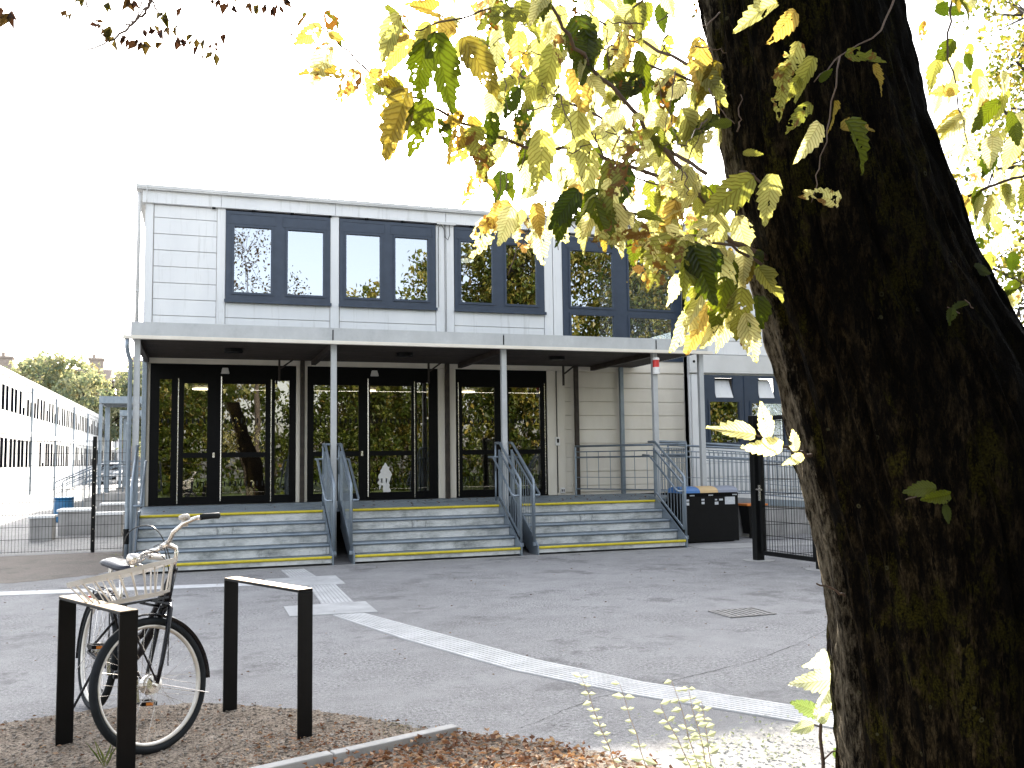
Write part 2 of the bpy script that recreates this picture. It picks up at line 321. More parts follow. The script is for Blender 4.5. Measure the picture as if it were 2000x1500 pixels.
# ------------------------------------------------------------------ mesh builder
class MB:
    def __init__(s, xf=None):
        s.v = []; s.f = []; s.xf = xf; s.uv = []; s.tint = []; s.hasuv = False
    def av(s, p):
        p = Vector(p)
        if s.xf: p = s.xf(p)
        s.v.append(p); return len(s.v) - 1
    def face(s, ids): s.f.append(tuple(ids))
    def poly(s, pts): s.face([s.av(p) for p in pts])
    def box(s, x0, x1, y0, y1, z0, z1):
        i = [s.av(p) for p in ((x0,y0,z0),(x1,y0,z0),(x1,y1,z0),(x0,y1,z0),(x0,y0,z1),(x1,y0,z1),(x1,y1,z1),(x0,y1,z1))]
        for q in ((3,2,1,0),(4,5,6,7),(0,1,5,4),(1,2,6,5),(2,3,7,6),(3,0,4,7)): s.face([i[k] for k in q])
        return s
    def obox(s, c, ax, ay, az):         # centre and three half-axis vectors
        c, ax, ay, az = Vector(c), Vector(ax), Vector(ay), Vector(az)
        i = [s.av(c + ax*a + ay*b + az*d) for d in (-1,1) for a, b in ((-1,-1),(1,-1),(1,1),(-1,1))]
        for q in ((3,2,1,0),(4,5,6,7),(0,1,5,4),(1,2,6,5),(2,3,7,6),(3,0,4,7)): s.face([i[k] for k in q])
        return s
    def bar(s, a, b, w, h, up=(0,0,1)):   # rectangular bar from a to b
        a, b = Vector(a), Vector(b); d = (b - a); L = d.length; d.normalize()
        side = d.cross(Vector(up))
        if side.length < 1e-4: side = d.cross(Vector((0,1,0)))
        side.normalize(); u = side.cross(d)
        return s.obox((a + b)/2, d*L/2, side*w/2, u*h/2)
    def tube(s, pts, r, n=8, cap=True, closed=False):
        pts = [Vector(p) for p in pts]; N = len(pts)
        rs = r if isinstance(r, (list, tuple)) else [r]*N
        rings = []; prev = None
        for i, p in enumerate(pts):
            if closed: d = pts[(i+1) % N] - pts[i-1]
            else: d = pts[min(i+1, N-1)] - pts[max(i-1, 0)]
            d.normalize()
            if prev is None:
                a = d.cross(Vector((0,0,1)))
                if a.length < 1e-3: a = d.cross(Vector((1,0,0)))
            else: a = prev - d*prev.dot(d)
            a.normalize(); prev = a; b = d.cross(a)
            rings.append([s.av(p + (a*math.cos(2*math.pi*k/n) + b*math.sin(2*math.pi*k/n))*rs[i]) for k in range(n)])
        M = N if closed else N-1
        for i in range(M):
            A, B = rings[i], rings[(i+1) % N]
            for k in range(n): s.face((A[k], A[(k+1)%n], B[(k+1)%n], B[k]))
        if cap and not closed:
            s.face(rings[0][::-1]); s.face(rings[-1])
        return s
    def disc(s, c, axis, r, h, n=24):
        axis = Vector(axis).normalized(); c = Vector(c)
        return s.tube([c - axis*h/2, c + axis*h/2], r, n)
    def extrude_poly(s, pts, vec):
        a = [s.av(p) for p in pts]; b = [s.av(Vector(p) + Vector(vec)) for p in pts]; n = len(a)
        s.face(a[::-1]); s.face(b)
        for i in range(n): s.face((a[i], a[(i+1)%n], b[(i+1)%n], b[i]))
        return s
    def leafcard(s, p, d, nrm, L, W, hue, br, fold=0.15):
        """simple folded leaf of two halves"""
        d = d.normalized(); side = d.cross(nrm).normalized(); n2 = side.cross(d)
        i0 = len(s.v)
        pts = (p, p + d*L*.45 + side*W*.5 + n2*W*fold, p + d*L - n2*L*.12, p + d*L*.45 - side*W*.5 + n2*W*fold)
        for q in pts: s.v.append(q)
        s.f.append((i0, i0+1, i0+2)); s.f.append((i0, i0+2, i0+3))
        s.tint += [(hue, br)]*4
    def serrleaf(s, p, d, nrm, L, W, hue, br, rnd, curl=0.2, nseg=15):
        """serrated leaf with a folded midrib; carries uv and tint per vertex"""
        d = d.normalized(); side = d.cross(nrm).normalized(); n2 = side.cross(d)
        s.hasuv = True
        fold = rnd.uniform(.0, .75); wv = rnd.uniform(0, 6.28); wa = rnd.uniform(.01, .05)
        twist = rnd.uniform(-1.1, 1.1); bite = rnd.uniform(.3, .8) if rnd.random() < .25 else -1
        bs = rnd.choice((-1, 1))
        mids = []; eds = {1: [], -1: []}; ms = {1: [], -1: []}
        def add(q, u, t):
            s.v.append(q); s.uv.append((u, t)); s.tint.append((hue, br)); return len(s.v) - 1
        for i in range(nseg + 1):
            t = i / nseg
            prof = (math.sin(math.pi * min(1, t**.78))**.75) * (1 - .25*t) if 0 < t < 1 else 0.0
            tooth = (.90 if i % 2 else 1.06)
            c = p + d*(L*t) - n2*(curl*L*t*t) + n2*wa*L*math.sin(6*t + wv)
            tw = twist*t
            sd_ = side*math.cos(tw) + n2*math.sin(tw); nn = n2*math.cos(tw) - side*math.sin(tw)
            mids.append(add(c, .5, t))
            for sg in (1, -1):
                wd = W*.5*prof*tooth*rnd.uniform(.94, 1.06)
                if sg == bs and abs(t - bite) < .10: wd *= rnd.uniform(.35, .7)
                tt = d*(-.03*L if i % 2 else .02*L)
                ms[sg].append(add(c + (sd_*sg*wd*.5) + nn*(fold*wd*.5), .5 + sg*.25*prof, t))
                eds[sg].append(add(c + sd_*sg*wd + nn*(fold*wd*.8 + W*.04*math.sin(t*11 + wv)) + tt, .5 + sg*.5*prof, t))
        for i in range(nseg):
            for sg in (1, -1):
                a = (mids[i], ms[sg][i], ms[sg][i+1], mids[i+1]); b = (ms[sg][i], eds[sg][i], eds[sg][i+1], ms[sg][i+1])
                s.f.append(a if sg < 0 else a[::-1]); s.f.append(b if sg < 0 else b[::-1])
    def build(s, name, mat, parent=None, smooth=False, bevel=0.0, origin=None):
        me = bpy.data.meshes.new(name)
        o0 = Vector(ORG.get(parent.name, (0,0,0))) if parent else (Vector(origin) if origin is not None else Vector((0,0,0)))
        me.from_pydata([tuple(v - o0) for v in s.v], [], s.f)
        if s.hasuv:
            ul = me.uv_layers.new(name='UVMap')
            li = [0]*len(me.loops); me.loops.foreach_get('vertex_index', li)
            flat = []
            for k in li: flat += s.uv[k]
            ul.data.foreach_set('uv', flat)
        if s.tint:
            ca = me.color_attributes.new(name='tint', type='FLOAT_COLOR', domain='POINT')
            flat = []
            for a, b in s.tint: flat += (a, b, 0, 1)
            ca.data.foreach_set('color', flat)
        me.validate(clean_customdata=False); me.update()
        if smooth: me.polygons.foreach_set('use_smooth', [True]*len(me.polygons))
        mats = mat if isinstance(mat, (list, tuple)) else [mat]
        for q in mats: me.materials.append(MAT[q])
        o = bpy.data.objects.new(name, me); COL.objects.link(o)
        if parent: o.parent = parent
        else: o.location = o0
        ORG[o.name] = tuple(o0)
        if bevel:
            b = o.modifiers.new('bevel', 'BEVEL'); b.width = bevel; b.segments = 2; b.limit_method = 'ANGLE'
        return o
ORG = {}
def thing(name, loc, label, cat, group=None):
    o = bpy.data.objects.new(name, None); COL.objects.link(o); o.location = loc; ORG[o.name] = tuple(loc)
    o.empty_display_size = .2
    return tag(o, label, cat, group)
def tag(o, label, cat, group=None):
    o['label'] = label; o['category'] = cat
    if group: o['group'] = group
    return o
def struct(o, kind='structure', label=None):
    o['kind'] = kind
    if label: o['label'] = label
    return o

# ------------------------------------------------------------------ ground
g = MB(); NX = 60
g.poly([(-160,-60,0),(200,-60,0),(200,260,0),(-160,260,0)])
struct(g.build('ground', 'asphalt'), label='grey worn asphalt forecourt')
g = MB(); g.poly([(-60,17.5,.004),(-1.0,17.5,.004),(-1.0,120,.004),(-60,120,.004)])
struct(g.build('yard_paving', 'paving_pale'), label='pale paving of the yard behind the mesh fence')
# bare soil round the bicycle stands: irregular edge
rs = random.Random(3)
edge = [(-6.0,6.9),(-3.2,6.65),(-1.8,6.4),(-1.06,6.15),(-0.79,6.27),(-.4,6.33),(0.07,6.2),(.4,6.0),(0.71,5.76),(0.92,5.56),(1.15,5.25),(1.36,5.03)]
pts = []
for a, b in zip(edge, edge[1:]):
    for k in range(8):
        t = k/8; pts.append((a[0]+(b[0]-a[0])*t + rs.uniform(-.025,.025), a[1]+(b[1]-a[1])*t + rs.uniform(-.03,.03), .004))
pts += [(1.36,5.0,.004), (.58,4.74,.004), (-.3,4.5,.004), (-1,4.2,.004), (-3,3.6,.004), (-6,3.2,.004)]
g = MB(); g.poly(pts); struct(g.build('soil_strip', 'soil'), label='bare brown soil around the bicycle stands')
edge2 = [(1.36,5.0),(1.50,4.93),(1.63,4.80),(1.85,4.55),(2.06,4.26),(2.2,4.05),(2.5,3.7),(2.9,3.1),(3.2,2.2),(3.5,0)]
pts = []
for a, b in zip(edge2, edge2[1:]):
    for k in range(8):
        t = k/8; pts.append((a[0]+(b[0]-a[0])*t + rs.uniform(-.03,.03), a[1]+(b[1]-a[1])*t + rs.uniform(-.03,.03), .004))
pts += [(3.5,-4,.004),(-6,-4,.004),(-6,3.1,.004),(-3,3.5,.004),(-1,4.1,.004),(-.3,4.42,.004),(.62,4.68,.004)]
g = MB(); g.poly(pts); struct(g.build('planting_bed', 'soil'), label='planting bed under the big tree')

pts = []
edge3 = [(-1.0,17.35),(-1.05,14.6),(-1.3,13.9),(-2.2,13.35),(-3.4,13.5),(-6.5,13.9)]
for a, b in zip(edge3, edge3[1:]):
    for k in range(8):
        t = k/8; pts.append((a[0]+(b[0]-a[0])*t + rs.uniform(-.05,.05), a[1]+(b[1]-a[1])*t + rs.uniform(-.05,.05), .003))
pts += [(-6.5,17.35,.003)]
g = MB(); g.poly(pts); struct(g.build('dirt_verge', 'dusty_asphalt'), label='brown dusty ground in front of the mesh fence')
# kerb of edging blocks
kt = thing('kerb_edging', (1.0,4.85,0), 'low row of grey concrete edging blocks between soil and fallen leaves', 'kerb')
a0, a1 = Vector((1.37,5.02,0)), Vector((-2.2,3.85,0)); d = (a1-a0); nb = 5; L = d.length/nb; d.normalize()
for i in range(nb):
    c = a0 + d*(L*(i+.5)) + Vector((0,0,.012)); sd_ = Vector((d.y,-d.x,0))
    m_ = MB(); m_.obox(c, d*(L/2-.006), sd_*.035, Vector((0,0,.035 + .003*(i%2)))); m_.build('edging_block', 'kerb_stone', kt, bevel=.006)

# painted / tactile strips: ribs are real geometry
def ribbon(name, pairs, mat, label, ribs=0, z=.004, h=.005, labelcat='tactile strip'):
    m_ = MB(); rb_ = MB()
    for (l0, r0), (l1, r1) in zip(pairs, pairs[1:]):
        l0, r0, l1, r1 = [Vector((q[0], q[1], 0)) for q in (l0, r0, l1, r1)]
        m_.extrude_poly([q + Vector((0,0,z*.2)) for q in (l0, r0, r1, l1)], (0,0,z*.8))
        for k in range(ribs):
            a = (k+.17)/ribs; b = (k+.83)/ribs
            q = [l0.lerp(r0,a), l0.lerp(r0,b), l1.lerp(r1,b), l1.lerp(r1,a)]
            rb_.extrude_poly([p + Vector((0,0,z)) for p in q], (0,0,h))
    o = tag(m_.build(name, 'tactile_base' if ribs else mat), label, labelcat)
    if ribs: rb_.build('ribs', mat, o)
    return o
strip = [((1.27,9.20),(1.58,9.20)),((1.66,7.75),(1.98,7.95)),((2.14,6.32),(2.42,6.58)),((2.60,5.42),(2.84,5.66)),((3.36,4.28),(3.60,4.50)),((4.1,3.2),(4.35,3.4))]
ribbon('tactile_guide_strip', strip, 'tactile_white', 'long white ribbed guide strip crossing the asphalt diagonally', 8)
ribbon('tactile_cross_tiles', [((.87,9.95),(.87,9.30)),((1.72,9.95),(1.72,9.22))], 'tactile_white', 'white tactile tiles lying crosswise where the long strip begins', 14)
ribbon('tactile_link_strip', [((1.30,11.45),(1.62,11.45)),((1.26,9.96),(1.60,9.96))], 'tactile_white', 'short white ribbed strip linking the two crosswise tile patches', 8)
ribbon('tactile_step_tiles', [((.84,12.35),(.84,11.5)),((1.74,12.35),(1.74,11.46))], 'tactile_white', 'white tactile tiles lying crosswise nearest the steps', 14)
ribbon('tactile_end_strip', [((1.12,13.3),(1.44,13.3)),((1.16,12.36),(1.50,12.36))], 'tactile_white', 'stub of white ribbed strip touching the left staircase', 8)
ribbon('painted_line', [((-6,13.2),(-6,12.85)),((-2.2,12.52),(-2.2,12.18)),((.35,12.15),(.35,11.85)),((.835,12.1),(.835,11.8))], 'lane_paint',
       'white painted line running left from the tactile tiles', 0, labelcat='painted line')
# patch of pale concrete along the steps
ribbon('concrete_edge', [((-.95,13.56),(-.95,13.50)),((7.75,13.56),(7.75,13.50))], 'concrete', 'thin pale concrete edge along the foot of the stairs', 0, labelcat='edge strip')
m_ = MB(); m_.extrude_poly([(7.8,13.2,.001),(10.2,12.9,.001),(10.4,13.7,.001),(7.8,13.95,.001)], (0,0,.005))
tag(m_.build('concrete_slab', 'concrete'), 'pale concrete slab in front of the recycling bins', 'slab')
# crack lines in the asphalt
m_ = MB()
for path in ([(1.70,4.97),(1.90,5.08),(2.08,5.22),(2.36,5.40),(2.7,5.52)], [(2.95,5.6),(3.3,5.72),(3.92,5.95),(4.5,6.3),(5.4,6.9)]):
    prev = None
    for (ax, ay), (bx, by) in zip(path, path[1:]):
        for k in range(8):
            t = k/8; p = Vector((ax+(bx-ax)*t + rs.uniform(-.01,.01), ay+(by-ay)*t + rs.uniform(-.01,.01), .003))
            if prev is not None:
                w_ = rs.uniform(.0005,.0035); n_ = Vector((-(p-prev).y, (p-prev).x, 0)).normalized()*w_
                m_.poly([prev-n_, p-n_, p+n_, prev+n_])
            prev = p
struct(m_.build('asphalt_crack', 'crevice'), label='dark seam in the asphalt')
# drain
dt = thing('drain_grate', (4.95,7.75,0), 'iron drain grate set in the asphalt', 'drain grate')
cx, cy = 4.95, 7.75; m_ = MB(); m_.box(cx-.25,cx+.25,cy-.2,cy+.2,.001,.004); m_.build('pit', 'asphalt', dt)
m_ = MB()
for a in (-.25,.23): m_.box(cx+a,cx+a+.02,cy-.2,cy+.2,.0045,.012)
for a in (-.2,.18): m_.box(cx-.229,cx+.229,cy+a,cy+a+.02,.0045,.0115)
for k in range(7): m_.box(cx-.21+k*.062,cx-.18+k*.062,cy-.179,cy+.179,.0045,.011)
m_.build('grate', 'iron_grate', dt)

# ------------------------------------------------------------------ helpers for facades
def frame_cells(m_, x0, x1, z0, z1, holes, yf, yb):
    xs = sorted({x0, x1, *[h[0] for h in holes], *[h[1] for h in holes]})
    zs = sorted({z0, z1, *[h[2] for h in holes], *[h[3] for h in holes]})
    for i in range(len(xs)-1):
        run = None
        for j in range(len(zs)-1):
            cx_, cz_ = (xs[i]+xs[i+1])/2, (zs[j]+zs[j+1])/2
            solid = not any(h[0] < cx_ < h[1] and h[2] < cz_ < h[3] for h in holes)
            if solid: run = [zs[j], zs[j+1]] if run is None else [run[0], zs[j+1]]
            if (not solid or j == len(zs)-2) and run:
                m_.box(xs[i], xs[i+1], yf, yb, run[0], run[1]); run = None
def ringb(m_, x0, x1, z0, z1, w_, yf, yb):   # rectangular ring of four bars
    m_.box(x0, x0+w_, yf, yb, z0, z1); m_.box(x1-w_, x1, yf, yb, z0, z1)
    m_.box(x0+w_, x1-w_, yf, yb, z0, z0+w_); m_.box(x0+w_, x1-w_, yf, yb, z1-w_, z1)
def boards(m_, x0, x1, zlist, yf, yb, gap=.010):
    for a, b in zip(zlist, zlist[1:]): m_.box(x0+.002, x1-.002, yf, yb, a+gap/2, b-gap/2)

# ------------------------------------------------------------------ main building
W = 17.6; XL, XR = -.95, 16.0; LH = .745
bld = thing('school_building', (4.5, W, 0), 'two storey white modular building with navy windows and covered entrance doors', 'building')
m_ = MB()     # wall core with openings for doors
doorsX = [(-.80,1.73),(1.96,4.47),(4.86,6.77)]
winsX = [(.45,2.37),(2.55,4.46),(4.84,6.77)]
holes = [(a, b, .78, 3.27) for a, b in doorsX] + [(a+.03, b-.03, 4.58, 6.0) for a, b in winsX] + [(7.25,9.9,3.65,6.0)]
frame_cells(m_, XL+.02, 10.1, .3, 6.5, holes, W+.06, W+.20)
m_.box(XL+.02, XL+.2, W+.201, 62, .3, 6.5)
m_.build('wall', 'cream_panel', bld)
# upper cladding
zz = [3.62,3.88,4.18,4.48,4.78,5.08,5.38,5.68,5.98,6.22]
for a, b, zq in [(-.80, .29, zz)] + [(a+.002, b-.002, [3.62,3.88,4.18,4.47]) for a, b in winsX] + [(9.99, 10.02, [3.62,6.2])]:
    m_ = MB(); boards(m_, a, b, zq, W+.02, W+.058); m_.build('upper_cladding', 'white_panel', bld, bevel=.004)
for a, b in ((-.95,-.81),(.295,.445),(2.375,2.54),(4.465,4.64),(4.655,4.835),(6.775,6.96),(6.975,7.175)):
    m_ = MB(); m_.box(a, b, W, W+.058, 3.62, 6.225); m_.build('pilaster', 'white_panel', bld, bevel=.004)
zl = [.80,.93,1.22,1.51,1.80,2.09,2.38,2.67,2.96,3.28]
for a, b, zq in ((7.185,7.36,zl),(7.48,8.40,zl),(8.50,10.04,zl+[3.6])):
    m_ = MB(); boards(m_, a, b, zq, W+.02, W+.058); m_.build('lower_cladding', 'cream_panel', bld, bevel=.004)
for a, b in ((-.95,-.815),(1.745,1.83),(1.875,1.95),(4.485,4.62),(4.70,4.845),(6.785,6.985),(7.0,7.18)):
    m_ = MB(); m_.box(a, b, W-.01, W+.058, .755, 3.30); m_.build('door_pilaster', 'cream_panel', bld, bevel=.004)
m_ = MB(); m_.box(-.95,10.04, W-.005, W+.058, 3.305, 3.40); m_.build('door_lintel', 'cream_panel', bld)
# roof edge
m_ = MB()
xs = [-1.0,.36,2.46,4.65,6.97,9.1,10.05]
for a, b in zip(xs, xs[1:]): m_.box(a+.003, b-.003, W-.06, W+.05, 6.225, 6.45)
m_.build('roof_fascia', 'white_panel', bld, bevel=.003)
m_ = MB(); m_.box(-1.10,10.2,W-.14,62,6.452,6.475); m_.box(-1.10,10.2,W-.15,W-.125,6.475,6.53); m_.box(-1.11,-1.085,W-.124,62,6.476,6.53); m_.box(-1.0,10.0,W+.06,61,6.20,6.45)
m_.build('roof', 'roof_trim', bld)
# small drip brackets under the fascia
m_ = MB()
for k in range(14): m_.box(.2+k*.71,.26+k*.71,W-.05,W-.01,6.195,6.224)
m_.build('fixing_clip', 'dark_frame', bld)
# upper windows
def upper_window(x0, x1, panes, z0=4.48, z1=6.19, zp0=4.66, zp1=5.89, extra=None, sill=True):
    m_ = MB(); hs = [(a, b, zp0, zp1) for a, b in panes] + (extra or [])
    frame_cells(m_, x0, x1, z0, z1, hs, W-.015, W+.058)
    for a, b in panes:
        ringb(m_, a-.045, b+.045, zp0-.045, zp1+.045, .043, W-.035, W-.0155)
        ringb(m_, a-.10, b+.10, zp1+.052, z1-.05, .012, W-.024, W-.0155)
    for a, b, c, d_ in (extra or []): ringb(m_, a-.045, b+.045, c-.045, d_+.045, .043, W-.035, W-.0155)
    if sill: m_.box(x0-.02, x1+.02, W-.07, W-.036, z0-.02, z0+.035)
    fr = m_.build('window', 'navy_frame', bld)
    for a, b, c, d_ in hs:
        q = MB(); q.box(a+.001, b-.001, W+.012, W+.022, c+.001, d_-.001); q.build('pane', 'window_glass', fr)
    if sill:
        for a, b in panes:   # roller blind cassette seen at the top of each pane
            q = MB(); q.box(a+.02, b-.02, W+.10, W+.16, zp1-.07, zp1-.01); q.build('blind_cassette', 'white_plastic', fr)
    return fr
upper_window(.45, 2.37, [(.605,1.265),(1.575,2.235)])
upper_window(2.55, 4.455, [(2.68,3.335),(3.64,4.29)])
upper_window(4.845, 6.77, [(4.98,5.64),(5.94,6.595)])
upper_window(7.18, 9.98, [(7.36,8.33),(8.71,9.73)], z0=3.55, z1=6.16, zp0=4.675, zp1=5.86, extra=[(7.36,8.33,3.70,4.49),(8.71,9.73,3.70,4.475)], sill=False)
# cable loop at the second pier
m_ = MB(); m_.tube([(4.50,W-.05,4.52),(4.50,W-.05,5.9),(4.51,W-.05,6.15),(4.56,W-.05,6.2),(4.62,W-.05,6.12),(4.64,W-.05,5.95),(4.70,W-.05,5.9),(4.74,W-.05,6.0),(4.73,W-.05,6.2)], .008, 6)
m_.tube([(4.66,W-.04,6.2),(4.66,W-.04,3.62)], .006, 5); m_.build('cable', 'cable_black', bld)
m_ = MB(); m_.box(4.47,4.86,W-.08,W-.062,6.20,6.25); m_.build('cable_cover', 'roof_trim', bld)
# entrance door sets
def doorset(x0, x1, panes, bars, lines, sensor, lockx):
    m_ = MB(); hs = []
    for a, b, split in panes:
        if split: hs += [(a, b, .90, 1.60), (a, b, 1.69, 2.95)]
        else: hs += [(a, b, .90, 3.02)]
    frame_cells(m_, x0, x1, .755, 3.30, hs, W+.0, W+.058)
    fr = m_.build('door', 'dark_frame', bld)
    for a, b, c, d_ in hs:
        q = MB(); q.box(a+.001, b-.001, W+.022, W+.034, c+.001, d_-.001); q.build('pane', 'door_glass', fr)
        q = MB()
        n_ = max(2, int((b-a)/.085))
        zc = 2.27 if d_ > 2 else 1.12
        for k in range(n_):
            xx = a + (k+.5)*(b-a)/n_
            q.box(xx-.013, xx+.013, W+.016, W+.019, zc-.045, zc+.045)
        q.build('marker_row', 'black_plastic', fr)
    m_ = MB()
    for x in bars: m_.tube([(x, W-.06, .82), (x, W-.06, 3.08)], .013, 8); m_.tube([(x,W-.06,1.1),(x,W,1.1)],.008,6); m_.tube([(x,W-.06,2.8),(x,W,2.8)],.008,6)
    if bars: m_.build('pull_bar', 'chrome', fr)
    m_ = MB()
    for x in lines: m_.box(x-.008, x+.008, W-.009, W-.001, .78, 3.04)
    if lines: m_.build('edge_strip', 'chrome', fr)
    if lockx:
        m_ = MB(); m_.box(lockx-.02, lockx+.02, W-.025, W-.001, 1.60, 1.69); m_.build('lock', 'chrome', fr)
    if sensor:
        m_ = MB(); m_.extrude_poly([(sensor-.075,W-.09,3.13),(sensor+.075,W-.09,3.13),(sensor+.05,W-.05,3.24),(sensor-.05,W-.05,3.24)], (0,.088,0)); m_.build('motion_sensor', 'white_plastic', fr, bevel=.008)
doorset(-.81, 1.74, [(-.655,-.45,0),(-.24,.165,1),(.43,1.19,1),(1.36,1.62,0)], [.405], [-.335,1.29], .465, .28)
doorset(1.955, 4.475, [(2.07,2.42,1),(2.52,2.92,1),(3.14,3.95,1),(4.06,4.30,0)], [3.09], [4.01], 3.22, 2.98)
doorset(4.85, 6.78, [(4.98,5.66,1),(5.96,6.64,1)], [], [4.90,6.735], None, None)
# pale cut-out added on the middle door, standing in for a bright reflection
m_ = MB(); pp = [atY(620+x/3.124, 640+y/3.124, W+.016) for x, y in ((413,822),(420,830),(428,846),(439,852),(436,866),(448,880),(455,897),(447,912),(444,930),(435,946),(442,960),(438,975),(447,990),(446,1006),(403,1006),(399,985),(401,965),(391,958),(388,972),(379,990),(375,975),(378,960),(366,950),(368,940),(378,930),(371,914),(374,897),(386,884),(384,872),(394,858),(398,846),(405,840))]
m_.extrude_poly(pp, (0,.002,0)); m_.build('reflection_cutout', 'white_plastic', bld)
# call box and conduit on the white post
m_ = MB(); m_.tube([(6.992,W-.025,.80),(6.992,W-.025,3.3)], .009, 6); m_.build('conduit', 'dark_frame', bld)
m_ = MB(); m_.box(6.945,7.045,W-.05,W-.012,1.76,1.94); cb = m_.build('call_box', 'white_plastic', bld, bevel=.006)
m_ = MB(); m_.box(6.975,7.02,W-.054,W-.0505,1.82,1.90); m_.build('screen', 'black_plastic', cb)
m_ = MB(); m_.box(7.04,7.14,W-.05,W-.012,.79,.90); cb = m_.build('wall_socket', 'white_plastic', bld, bevel=.006)
m_ = MB()
for a in (7.06,7.1): m_.box(a,a+.025,W-.053,W-.0505,.82,.87)
m_.build('socket_face', 'black_plastic', cb)
# interior room
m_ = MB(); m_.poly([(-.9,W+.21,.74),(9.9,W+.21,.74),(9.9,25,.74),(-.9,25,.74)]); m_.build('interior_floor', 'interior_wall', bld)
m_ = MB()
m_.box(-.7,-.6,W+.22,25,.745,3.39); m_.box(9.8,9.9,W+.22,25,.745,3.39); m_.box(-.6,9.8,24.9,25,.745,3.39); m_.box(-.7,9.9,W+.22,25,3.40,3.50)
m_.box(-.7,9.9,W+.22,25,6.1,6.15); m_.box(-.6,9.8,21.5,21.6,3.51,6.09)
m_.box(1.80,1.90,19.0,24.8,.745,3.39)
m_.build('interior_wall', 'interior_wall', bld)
for (u, v) in ((395,768),(391,785),(551,769),(663,787),(831,787)):
    q = gnd(u, v, 3.34); q.y = min(q.y, 24.0); m_ = MB(); m_.disc(q, (0,0,1), .20, .03, 20); m_.build('ceiling_lamp', 'lamp_glow', bld)
q = atY(910,509,20); m_ = MB(); m_.disc((q.x,20,q.z),(0,0,1),.18,.03,20); m_.build('ceiling_lamp', 'lamp_glow', bld)
# skirting under landing level
m_ = MB(); m_.box(-.94,10.0,W+.03,W+.059,0,.74); m_.build('skirting', 'skirting_dark', bld)
# downpipes
def pipe(name, pts, r, mat, parent, clamps=()):
    m_ = MB(); m_.tube(pts, r, 10); o = m_.build(name, mat, parent, smooth=True)
    for c in clamps:
        q = MB(); q.disc(c, (0,0,1), r+.008, .03, 12); q.build('pipe_clamp', mat, o)
    return o
pipe('downpipe', [(-1.05,W-.03,6.4),(-1.05,W-.03,6.2),(-1.06,W-.03,3.62)], .035, 'roof_trim', bld, [(-1.06,W-.03,4.6)])
pipe('downpipe', [(10.12,W-.16,6.4),(10.12,W-.16,.1)], .05, 'galvanised', bld, [(10.12,W-.16,2.35),(10.12,W-.16,4.6)])
m_ = MB(); m_.tube([(-.97,W-.02,6.6),(-.92,W-.15,6.55),(-.92,W-.15,6.25),(-.945,W-.02,6.1)], .008, 5); m_.tube([(-.93,W-.1,6.53),(-.90,W-.1,7.25)], .006, 5)
m_.build('lightning_rod', 'roof_trim', bld)

# ------------------------------------------------------------------ right-hand block (stands a little forward)
B2 = 17.3
b2 = thing('side_block', (12.5, B2, 0), 'white modular block behind the tree with two small tilted vent flaps above its navy window', 'building')
m_ = MB(); wh = [(10.42,11.14,1.79,2.67),(11.46,12.28,1.79,2.64),(10.56,11.02,2.76,3.19),(11.65,12.07,2.76,3.19)]
frame_cells(m_, 9.96, 18, .3, 6.5, [(10.19,12.5,1.70,3.25)], B2+.06, B2+.25); m_.box(9.96,10.1,B2+.26,W-.2,.3,6.5); m_.build('wall', 'white_panel', b2)
m_ = MB(); boards(m_, 10.2, 18, [3.70,4.0,4.3,4.6,4.9,5.2,5.5,5.8,6.1], B2+.02, B2+.058); boards(m_, 12.52, 18, [.75,1.05,1.35,1.65,1.95,2.25,2.55,2.85,3.25], B2+.02, B2+.058)
boards(m_, 10.2, 12.5, [.75,1.05,1.35,1.68], B2+.02, B2+.058)
m_.box(9.96,10.19,B2+.01,B2+.058,3.70,6.2); m_.box(10.0,10.18,B2+.01,B2+.058,.5,3.27); m_.build('cladding', 'white_panel', b2, bevel=.004)
m_ = MB(); m_.box(9.94,18,B2-.05,B2+.055,3.29,3.68); m_.box(9.94,18,B2-.07,B2+.055,6.22,6.5); m_.build('fascia', 'roof_trim', b2, bevel=.01)
m_ = MB(); frame_cells(m_, 10.19,12.5,1.70,3.25,wh,B2-.01,B2+.055)
for h in wh[:2]: ringb(m_, h[0]-.045,h[1]+.045,h[2]-.045,h[3]+.045,.043,B2-.03,B2-.0105)
for x in (11.29,): m_.box(x-.012,x+.012,B2-.025,B2-.0105,1.72,3.23)
fr = m_.build('window', 'navy_frame', b2)
for h in wh[:2]:
    q = MB(); q.box(h[0]+.001,h[1]-.001,B2+.012,B2+.022,h[2]+.001,h[3]-.001); q.build('pane', 'window_glass', fr)
m_glass('flap_glass', (.3,.3,.3), 0.75)
for h in wh[2:]:
    q = MB(); a = R(24); c0 = Vector(((h[0]+h[1])/2, B2-.02, h[2])); up = Vector((0, math.sin(a), math.cos(a)))
    hl = (h[3]-h[2])*1.0/2
    q.obox(c0 + up*hl, ((h[1]-h[0])/2-.02,0,0), up*hl, Vector((0,math.cos(a),-math.sin(a)))*.008); q.build('vent_flap', 'white_panel', fr)
    q = MB(); q.box(h[0],h[1],B2+.22,B2+.24,h[2],h[3]); q.build('vent_liner', 'dark_frame', fr)
m_ = MB(); m_.box(10.1,12.5,B2+1.2,B2+1.3,1.5,3.3); m_.build('interior_wall', 'interior_wall', b2)
m_ = MB(); m_.box(9.9,18,B2-.1,40,6.505,6.56); m_.build('roof', 'roof_trim', b2)
m_ = MB(); m_.tube([(10.04,B2-.06,3.53),(10.04,B2-.02,3.53)], .03, 10); m_.build('vent_hole', 'dark_frame', b2)

